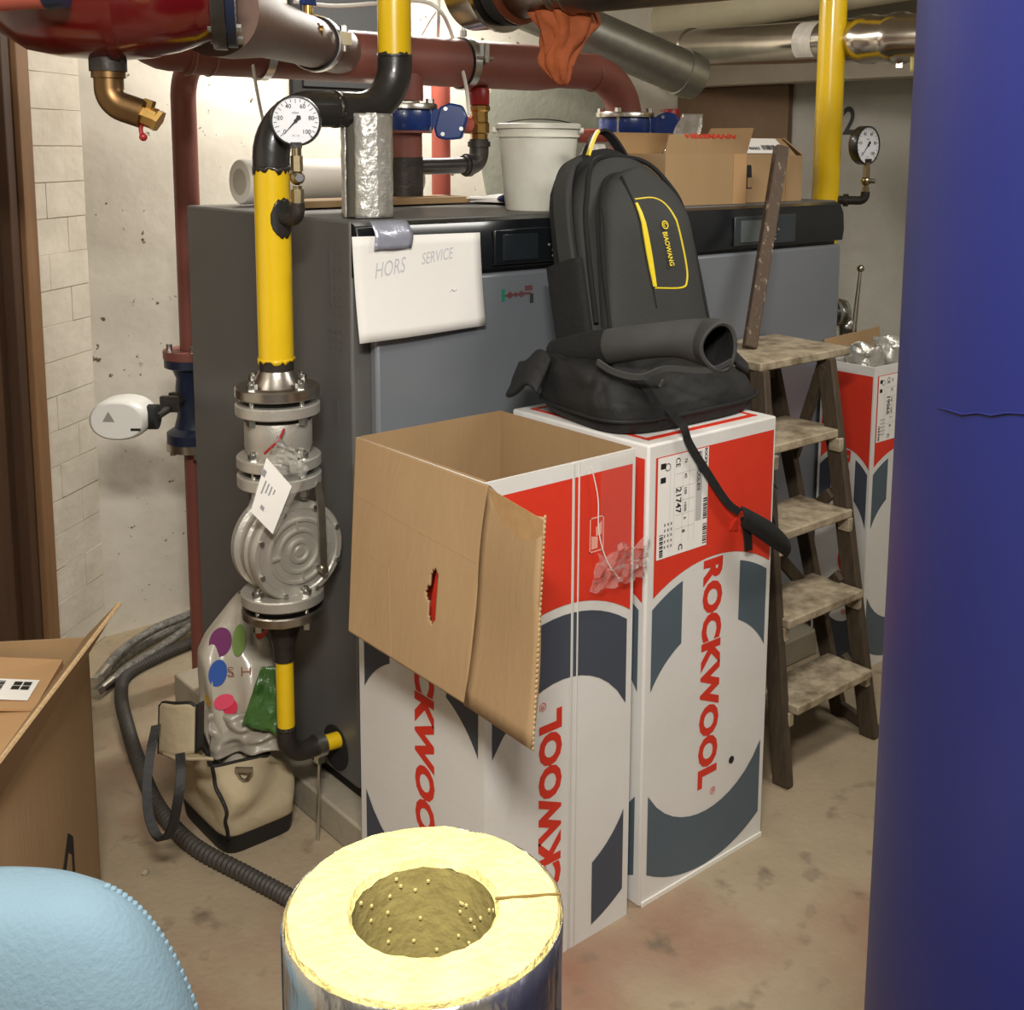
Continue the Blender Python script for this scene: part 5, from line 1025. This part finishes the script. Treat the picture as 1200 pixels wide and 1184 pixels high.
# ================================================================== FLOOR: TOTE BAG, HOSES
tg = thing('tote_bag', (1.1, 2.36, 0), 'beige canvas tote bag with black base standing on the floor under the gas pipe', 'bag')
def tring(z, k, x0, y0, dx, dy, n=56, e=5., rot=rad(-8)):
    out = []
    for i in range(n):
        a = 2*PI*i/n; q = sup(a, e); x, y = q[0]*dx*k, q[1]*dy*k; out.append(V((x0+x*math.cos(rot)-y*math.sin(rot), y0+x*math.sin(rot)+y*math.cos(rot), z)))
    return out
tcx, tcy = 1.163, 2.438; tdx, tdy = .094, .130; TR = rad(0)
def tri(z, k): return tring(z, k, tcx, tcy, tdx, tdy, rot=TR, e=6.)
MB().rings([tri(0, .95), tri(.005, .98), tri(.03, 1.01), tri(.048, 1.02)], True).build('black_base', BLACKTRIM, tg)
um = MB(); rs = []
def sidek(p):   # 1 on the right-hand side of the bag, 0 on the left
    return min(1, max(0, ((p-V((tcx, tcy, 0))).dot(RH)+.09)/.18))
for i in range(15):
    t = i/14; r_ = tri(.048, 1.02-.05*t+.05*math.sin(t*3.3))
    for p in r_:
        k = sidek(p); p.z = .048+(.194-.03*k)*t
        p += V((mnoise.noise(p*10), mnoise.noise(p*10+V((5, 0, 0))), .4*mnoise.noise(p*8+V((0, 3, 0)))))*.050*min(1, t*2.2)
        q = math.sin(t*PI*2.2+k*5)*.006*min(1, t*3); p += V((-RH.y, RH.x, 0))*q-RH*(.022*t*k)
    rs.append(r_)
um.rings(rs, False).build('canvas_body', BEIGE, tg, solid=.004, sub=1)
rim = rs[-1]
MB().tube(rim+[rim[0]], .0038, 8).build('rim_piping', BLACKTRIM, tg)
MB().rings([[p*1.0 for p in rs[-4]], [V((tcx, tcy, .14))+(p-V((tcx, tcy, .14)))*.2 for p in rs[-4]]], False).build('inner_lining', mat('grey_lining', (96, 90, 82), .9), tg)
fi = min(range(56), key=lambda i: (rs[7][i]-EYEP).dot(FH)+.5*(rs[7][i]-EYEP).dot(RH))
fi = min(range(56), key=lambda i: (rs[0][i]-V((1.068, 2.308, .06))).length)
ln = [rs[i][(fi+[0, 0, -1, -1, -2, -2, -2, -1, -1, 0, 0, 0, 1, 1, 1][14-i]) % 56]-FH*.005 for i in range(14, -1, -1)]
MB().tube(bez(ln[::2], 5), .0045, 8).build('corner_piping', BLACKTRIM, tg)
def effn(s_, t_):
    b0, b1 = ap(187, 882, 2.66), ap(228, 884, 2.60); p = b0*(1-s_)+b1*s_
    return p+V((0, 0, (.118)*t_*(1-.10*abs(2*s_-1)**6)))-FH*(.012*math.sin(PI*s_))+FH*.02*t_
MB().grid(effn, 14, 10).build('end_flap', BEIGE, tg, solid=.010)
MB().tube([effn(0, i/10)-FH*.004 for i in range(11)]+[effn(i/10, 1)-FH*.002 for i in range(1, 11)], .004, 8).build('flap_piping', BLACKTRIM, tg)
MB().grid(lambda s_, t_: effn(1, t_)+(ap(236, 880, 2.66)-ap(228, 884, 2.60))*s_+FH*.012*s_, 4, 8).build('flap_side', BLACKTRIM, tg, solid=.004)
MB().grid(lambda s_, t_: effn(s_, 0)*(1-t_)+(ap(205+45*s_, 890, 2.56-.05*s_))*t_, 8, 4).build('flap_fold', BEIGE, tg, solid=.006)
hp = bez([ap(183, 850, 2.62), ap(176, 885, 2.60), ap(172, 925, 2.56), ap(176, 962, 2.52), ap(188, 983, 2.50), ap(201, 972, 2.50), ap(209, 935, 2.50), ap(212, 905, 2.52), ap(211, 884, 2.55)], 6)
MB().strip(hp, RH*.0095+FH*.004, .009).build('handle', BLACKTRIM, tg, bevel=.002)
bq = on(286, 908, 1, 2.298)
MB().box(bq+V((0, 0, .012)), (.040, .008, .010), math.atan2(RH.y, RH.x)).tube([bq+RH*a+V((0, 0, b)) for a, b in ((-.018, .010), (-.008, -.010), (.0, -.014), (.008, -.010), (.018, .010))], .0035, 8).build('buckle', STEEL, tg)
# plastic carrier bag with balloon print standing inside
pg = thing('carrier_bag', (1.13, 2.42, .15), 'white plastic carrier bag with coloured balloon print standing in the tote bag', 'plastic bag')
CB = mat('balloon_film', (176, 168, 152), .3, bump=.35, bscale=16, coat=.3)
CROW = [(892, 262, 306, 2.765), (876, 250, 318, 2.765), (858, 242, 322, 2.765), (846, 236, 326, 2.765), (820, 234, 326, 2.765), (790, 232, 324, 2.77), (762, 231, 320, 2.78), (742, 240, 314, 2.80), (722, 256, 306, 2.82), (704, 270, 297, 2.84), (694, 279, 290, 2.85)]
def crow(t_):
    f = t_*(len(CROW)-1); i = min(int(f), len(CROW)-2); k = f-i; return [a*(1-k)+b*k for a, b in zip(CROW[i], CROW[i+1])]
def cbf(s_, t_):
    y, xl_, xr_, D = crow(t_); a = 2*PI*s_; c = ap((xl_+xr_)/2, y, D); hw = (xr_-xl_)/2/FPX*D
    e = (math.copysign(abs(math.cos(a))**.8, math.cos(a)), math.copysign(abs(math.sin(a))**.8, math.sin(a)))
    fold = .010*math.sin(e[0]*7+t_*4)*math.sin(t_*PI)+.016*mnoise.noise(V((e[0]*2.5, t_*4, 3)))
    return c+RH*hw*e[0]+FH*(min(.045, hw*.8)*e[1]+(fold if e[1] < 0 else 0))
MB().grid(cbf, 60, 36).build('film', CB, pg, solid=.001)
def onbag(px, py):
    best = None
    for j in range(73):
        for i in range(60, 121):
            q = cbf(i/120, j/72); d = q-EYEP; z = d.dot(Fw); e = (CX+FPX*d.dot(Rt)/z-px)**2+(CY-FPX*d.dot(Up)/z-py)**2
            if best is None or e < best[0]: best = (e, q)
    return best[1]
def spot(px, py, rx, ry, col):
    c = onbag(px, py); k = (c-EYEP).dot(Fw)/FPX; n = 24; m = MB()
    gx = ((onbag(px+rx, py)-onbag(px-rx, py)).dot(FH))/(2*rx); gy = ((onbag(px, py-ry)-onbag(px, py+ry)).dot(FH))/(2*ry)
    m.add([c+RH*rx*k*math.cos(2*PI*i/n)+V((0, 0, ry*k*math.sin(2*PI*i/n)))+FH*(gx*rx*math.cos(2*PI*i/n)+gy*ry*math.sin(2*PI*i/n)-.007) for i in range(n)], [tuple(range(n))])
    m.build('balloon_print', mat('print_%d_%d_%d' % col, col, .75), pg, smooth=0)
for px, py, rx, ry, col in ((260, 752, 13, 15, (104, 30, 86)), (256, 786, 10, 14, (34, 76, 150)), (262, 820, 11, 8, (206, 62, 90)), (272, 828, 8, 9, (200, 40, 70)), (243, 820, 5, 7, (222, 176, 52)), (281, 748, 8, 16, (98, 122, 56)), (308, 736, 7, 9, (196, 74, 52))):
    spot(px, py, rx, ry, col)
gq = [ap(283, 850, 2.685), ap(328, 862, 2.685), ap(326, 780, 2.71), ap(306, 782, 2.70)]
MB().grid(lambda s_, t_: quadpt(gq[0], gq[1], gq[2], gq[3], s_, t_)+FH*.012*mnoise.noise(V((s_*5, t_*5, 3))), 14, 14).build('green_liner', GREEN, pg, solid=.0015)
lq = [ap(246, 888, 2.70), ap(330, 880, 2.69), ap(326, 838, 2.71), ap(244, 836, 2.715)]
MB().grid(lambda s_, t_: quadpt(lq[0], lq[1], lq[2], lq[3], s_, t_)+FH*.022*mnoise.noise(V((s_*4, t_*4, 9))), 40, 28).build('loose_film', mat('grey_film', (150, 142, 128), .35, bump=.3, bscale=16), pg, solid=.001)
c_ = onbag(270, 792)
MB().text('S H', c_-FH*.012, RH, (0, 0, 1), .024, .055, -.01).build('printed_letters', mat('brown_print', (150, 84, 70), .5), pg)
# hoses
hz = bez([on(x_, y_, 2, .019) for x_, y_ in ((228, 752), (190, 768), (150, 790), (142, 815), (149, 850), (163, 895), (185, 945), (225, 990), (290, 1026), (350, 1060), (390, 1100), (420, 1150))], 26)
rr = [.0175+(.0022 if i % 2 else -.0014) for i in range(len(hz))]
tag(MB().tube(hz, rr, 14).build('corrugated_hose', HOSE), 'dark grey corrugated hose winding over the floor past the tote bag', 'hose')
def braided(pts, label):
    t = thing('braided_hose', pts[0], label, 'hose', 'braided steel hoses'); pp = bez(pts, 10)
    MB().tube(pp, .014, 12).build('braid', BRAID, t); d = (V(pts[0])-V(pts[1])).normalized()
    MB().cyl(V(pts[0])-d*.04, V(pts[0])+d*.015, .0175, n=14).build('ferrule', STEEL, t); MB().cyl(V(pts[0])+d*.015, V(pts[0])+d*.04, .019, n=6).build('nut', ZINC, t)
braided([on(122, 806, 2, .02), on(150, 783, 2, .03), on(190, 758, 2, .035), on(222, 735, 2, .05), on(245, 720, 2, .06)], 'braided steel hose with bright nut lying nearest on the floor by the wall')
braided([on(118, 792, 2, .045), on(140, 765, 2, .06), on(180, 738, 2, .07), on(218, 722, 2, .08), on(245, 708, 2, .09)], 'braided steel hose lying behind the nearest one by the wall')
braided([on(117, 800, 2, .016), on(138, 776, 2, .018), on(182, 748, 2, .02), on(220, 729, 2, .025), on(245, 716, 2, .03)], 'lowest braided steel hose lying on the floor by the wall')
random.seed(2)
for i, (px_, py_) in enumerate(((148, 995), (160, 1026))):
    pass
tag(MB().ball((.905, 2.375, .006), (.010, .008, .006), 8).wobble(.003, 60).build('pebble', SLAB), 'small crumb of concrete on the floor left of the tote bag', 'pebble')

# ================================================================== FOREGROUND
# insulation pipe section with foil jacket
rl = thing('pipe_insulation', (.512, .728, 0), 'yellow mineral wool pipe section in silver foil standing in the foreground', 'pipe insulation')
rc_ = V((.512, .728, 0)); ro, ri, rh = .1165, .060, 1.0
def rwall(s_, t_):
    a = 2*PI*s_; r = ro+.0012*mnoise.noise(V((math.cos(a)*6, math.sin(a)*6, t_*14))); return rc_+V((r*math.cos(a), r*math.sin(a), .001+t_*(rh-.004)))
MB().grid(rwall, 64, 40).build('foil_jacket', mat('crinkled_foil_wrap', (214, 211, 206), .24, metal=.96, bump=.6, bscale=22, var=(168, 164, 160), scale=8, amt=.5, stretch=(1, 1, .5)), rl, solid=.001)
wm = MB(); rows_ = []
for k, (r, z) in enumerate([(ro-.002, .55), (ro-.002, rh-.006), (ro-.004, rh), (.105, rh+.001), (.09, rh), (.075, rh+.001), (ri+.004, rh), (ri, rh-.006)]):
    rows_.append([rc_+V((math.cos(2*PI*i/72), math.sin(2*PI*i/72), 0))*(r+(.002*mnoise.noise(V((i*.5, k*3, 1))) if k > 1 else 0))+V((0, 0, z+(.002*mnoise.noise(V((i*.4, k*2, 7))) if k > 1 else 0))) for i in range(72)])
wm.rings(rows_, False).build('wool_ring', WOOL, rl)
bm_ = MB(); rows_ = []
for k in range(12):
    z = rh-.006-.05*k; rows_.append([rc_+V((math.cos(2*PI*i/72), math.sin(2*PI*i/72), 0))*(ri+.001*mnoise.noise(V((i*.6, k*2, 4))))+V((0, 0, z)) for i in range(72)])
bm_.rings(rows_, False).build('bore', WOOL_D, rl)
dm = MB(); random.seed(4)
for i in range(90):
    a = random.uniform(0, 2*PI); z = rh-.012-.14*random.random(); dm.ball(rc_+V((ri*.998*math.cos(a), ri*.998*math.sin(a), z)), .0019, 6)
dm.build('wool_pimples', mat('wool_pimple', (196, 182, 120), .95), rl, kind='stuff')
sl = math.atan2(RH.y, RH.x)+.12
MB().beam(rc_+V((math.cos(sl)*ri, math.sin(sl)*ri, rh+.0012)), rc_+V((math.cos(sl)*ro, math.sin(sl)*ro, rh+.0012)), .0022, .0015, (-math.sin(sl), math.cos(sl), 0)).build('slit', mat('slit_dark', (120, 98, 50), .95), rl)
def vstrip(a, wd, col, nm, z1=.992): 
    m = MB().grid(lambda s_, t_: rc_+V((math.cos(a+(s_-.5)*wd), math.sin(a+(s_-.5)*wd), 0))*(ro+.0018)+V((0, 0, .02+(z1-.02)*t_)), 6, 12); return m.build(nm, col, rl)
vstrip(math.atan2(-FH.y, -FH.x)-1.40+.0, .26, mat('light_blue_film', (120, 164, 192), .4), 'blue_film')
vstrip(math.atan2(-FH.y, -FH.x)+1.30, .10, mat('dark_blue_print', (44, 52, 112), .35, metal=.4, var=(150, 150, 160), scale=24, amt=.8), 'blue_print_strip')
# big brown carton at the left
bg = thing('cardboard_box', (.6, 2.35, 0), 'large open brown cardboard box with black print at the left edge', 'box')
c0, c1 = V((.800, 2.36, 0)), V((.40, 1.732, 0)); ed = (c1-c0).normalized(); pd = V((-ed.y, ed.x, 0)); 
if pd.x > 0: pd = -pd
Wd, bh = .50, .60
c2_, c3_ = c0+pd*Wd, c1+pd*Wd; zb = V((0, 0, bh)); tk_ = .006
def wall4(a, b, inn): return MB().slab([a, b, b+V(inn)*tk_, a+V(inn)*tk_], (0, 0, 1), bh)
m = MB()
for a, b, inn in ((c0, c1, pd), (c2_, c3_, -pd), (c0+ed*0, c2_, ed), (c1, c3_, -ed)): m.slab([a, b, b+inn*tk_, a+inn*tk_], (0, 0, 1), bh)
m.slab([c0, c1, c3_, c2_], (0, 0, 1), .006); m.build('box_body', CARD, bg, smooth=0)
ft, nt_ = V((.795, 2.175, .735)), V((.42, 1.70, .655))
ft = ap(140, 708, 2.29); nt_ = ap(-10, 905, 1.79)
MB().slab([c0+zb, c1+zb, nt_, ft], pd, .006).build('right_flap', CARD, bg)
MB().tube([c0+zb-pd*.0, (c0+zb)*.5+ft*.5, ft], .0045, 6).tube([ft, nt_], .0042, 6).build('flap_edge', CARD_EDGE, bg)
# printed arrow on the side
pa = MB(); so = c0+ed*.30; out = -pd
def sp3(a, z, e_=.0008): return so+ed*a+V((0, 0, z))+out*e_
pa.keepn = True
pa.slab([sp3(-.10, .27), sp3(-.065, .30), sp3(-.02, .255), sp3(.055, .155), sp3(-.10, .15)], out, .0004).build('black_print', BLACK_INK, bg, smooth=0)
MB().slab([sp3(-.078, .245, .0016), sp3(-.06, .26, .0016), sp3(.0, .185, .0016), sp3(-.078, .18, .0016)], out, .0004).build('print_window', CARD, bg, smooth=0)
# smaller carton lying inside it
ib = thing('cardboard_box', (.5, 2.2, .0), 'smaller orange-brown box with a white label inside the large open box', 'box')
i0 = c0+pd*.03+ed*.05; iz = .555
q = [c0+pd*.045+ed*.03, c0+pd*.045+ed*.42, c0+pd*.42+ed*.42, c0+pd*.42+ed*.03]
MB().slab([p+V((0, 0, .01)) for p in q], (0, 0, 1), .55).build('box_body', ORANGE_CARD, ib, bevel=.004)
MB().slab([q[0]*1.0+V((0, 0, .561)), q[0]*.45+q[1]*.55+V((0, 0, .561)), q[3]*.45+q[2]*.55+V((0, 0, .585)), q[3]+V((0, 0, .60))], (0, 0, 1), .005).build('lid_flap', ORANGE_CARD, ib)
lc = q[0]*.62+q[1]*.38+pd*.03+V((0, 0, .5685))
lc = q[0]+ed*.10+pd*.02+V((0, 0, .561+.005+.104*.02+.0008)); pd_l = (pd+V((0, 0, .104)))
MB().slab([lc, lc+ed*.085, lc+ed*.085+pd_l*.12, lc+pd_l*.12], (0, 0, 1), .0012).build('white_label', PAPER, ib)
lm = MB()
lm.keepn = True
def lrect(a0_, a1_, b0_, b1_): lm.poly([lc+ed*a+pd_l*b+V((0, 0, .0024)) for a, b in ((a0_, b0_), (a1_, b0_), (a1_, b1_), (a0_, b1_))])
for i in range(2):
    for j in range(2): lrect(.012+i*.018, .027+i*.018, .010+j*.018, .025+j*.018)
for i in range(10): lrect(.01+i*.005, .012+i*.005+.001*(i % 3), .06, .105)
lm.build('label_print', BLACK_INK, ib, smooth=0)
# light blue padded bundle right in front
lbn = thing('padded_bundle', (.26, .95, 0), 'light blue soft padded bundle with scalloped seam in the lower left foreground', 'padding')
pcn = V((.248, .955, 0)); rs = []; n = 64
for i in range(26):
    t = i/25; z = .001+1.018*math.sin(t*PI/2)**.9; k = math.cos(t*PI/2)**.55 if t < 1 else 0
    k = max(k, .02); rs.append([pcn+RH*(.215*k*sup(2*PI*j/n, 2.3)[0])+FH*(.10*k*sup(2*PI*j/n, 2.3)[1])+V((0, 0, z)) for j in range(n)])
MB().rings(rs).wobble(.004, 8).build('cover', LIGHTBLUE, lbn)
sm = MB()
for i in range(0, 76):
    t = i/84; z = 1.016*math.sin(t*PI/2)**.9; k = max(math.cos(t*PI/2)**.55, .02); sm.ball(pcn+RH*(.208*k)+FH*(.030*k)+V((0, 0, z)), (.0045, .0045, .007), 8)
sm.build('scalloped_seam', LIGHTBLUE, lbn, kind='stuff')
# blue tank at the right
bt = thing('blue_tank', (1.14, .166, 0), 'tall blue jacketed storage tank filling the right edge', 'tank')
tc_ = V((1.138, .166, 0))
MB().lathe([(.43, .0), (.448, .004), (.45, .02), (.45, 2.30), (.44, 2.33), (.3, 2.40)], tc_, n=128).build('jacket', BLUETANK, bt, smooth=60)
th_ = math.atan2(EYEP.y-tc_.y, EYEP.x-tc_.x)-2.2
MB().beam(tc_+V((math.cos(th_)*.4505, math.sin(th_)*.4505, .02)), tc_+V((math.cos(th_)*.4505, math.sin(th_)*.4505, 2.28)), .03, .004, (-math.sin(th_), math.cos(th_), 0)).build('zip_seam', BLUETANK, bt)
def on_tank(x, y):
    d = Fw+Rt*((x-CX)/FPX)-Up*((y-CY)/FPX); ex, ey = EYEP.x-tc_.x, EYEP.y-tc_.y
    a, b, c = d.x*d.x+d.y*d.y, 2*(d.x*ex+d.y*ey), ex*ex+ey*ey-.4503**2; return EYEP+d*((-b-math.sqrt(max(b*b-4*a*c, 0)))/(2*a))
MB().tube([on_tank(x, y) for x, y in ((1098, 478), (1112, 481), (1128, 486), (1146, 484), (1162, 487), (1180, 484), (1200, 485), (1225, 488))], [.0003, .0007, .0008, .0006, .0008, .0007, .0007, .0003], 8).build('jacket_crease', BLUETANK, bt)
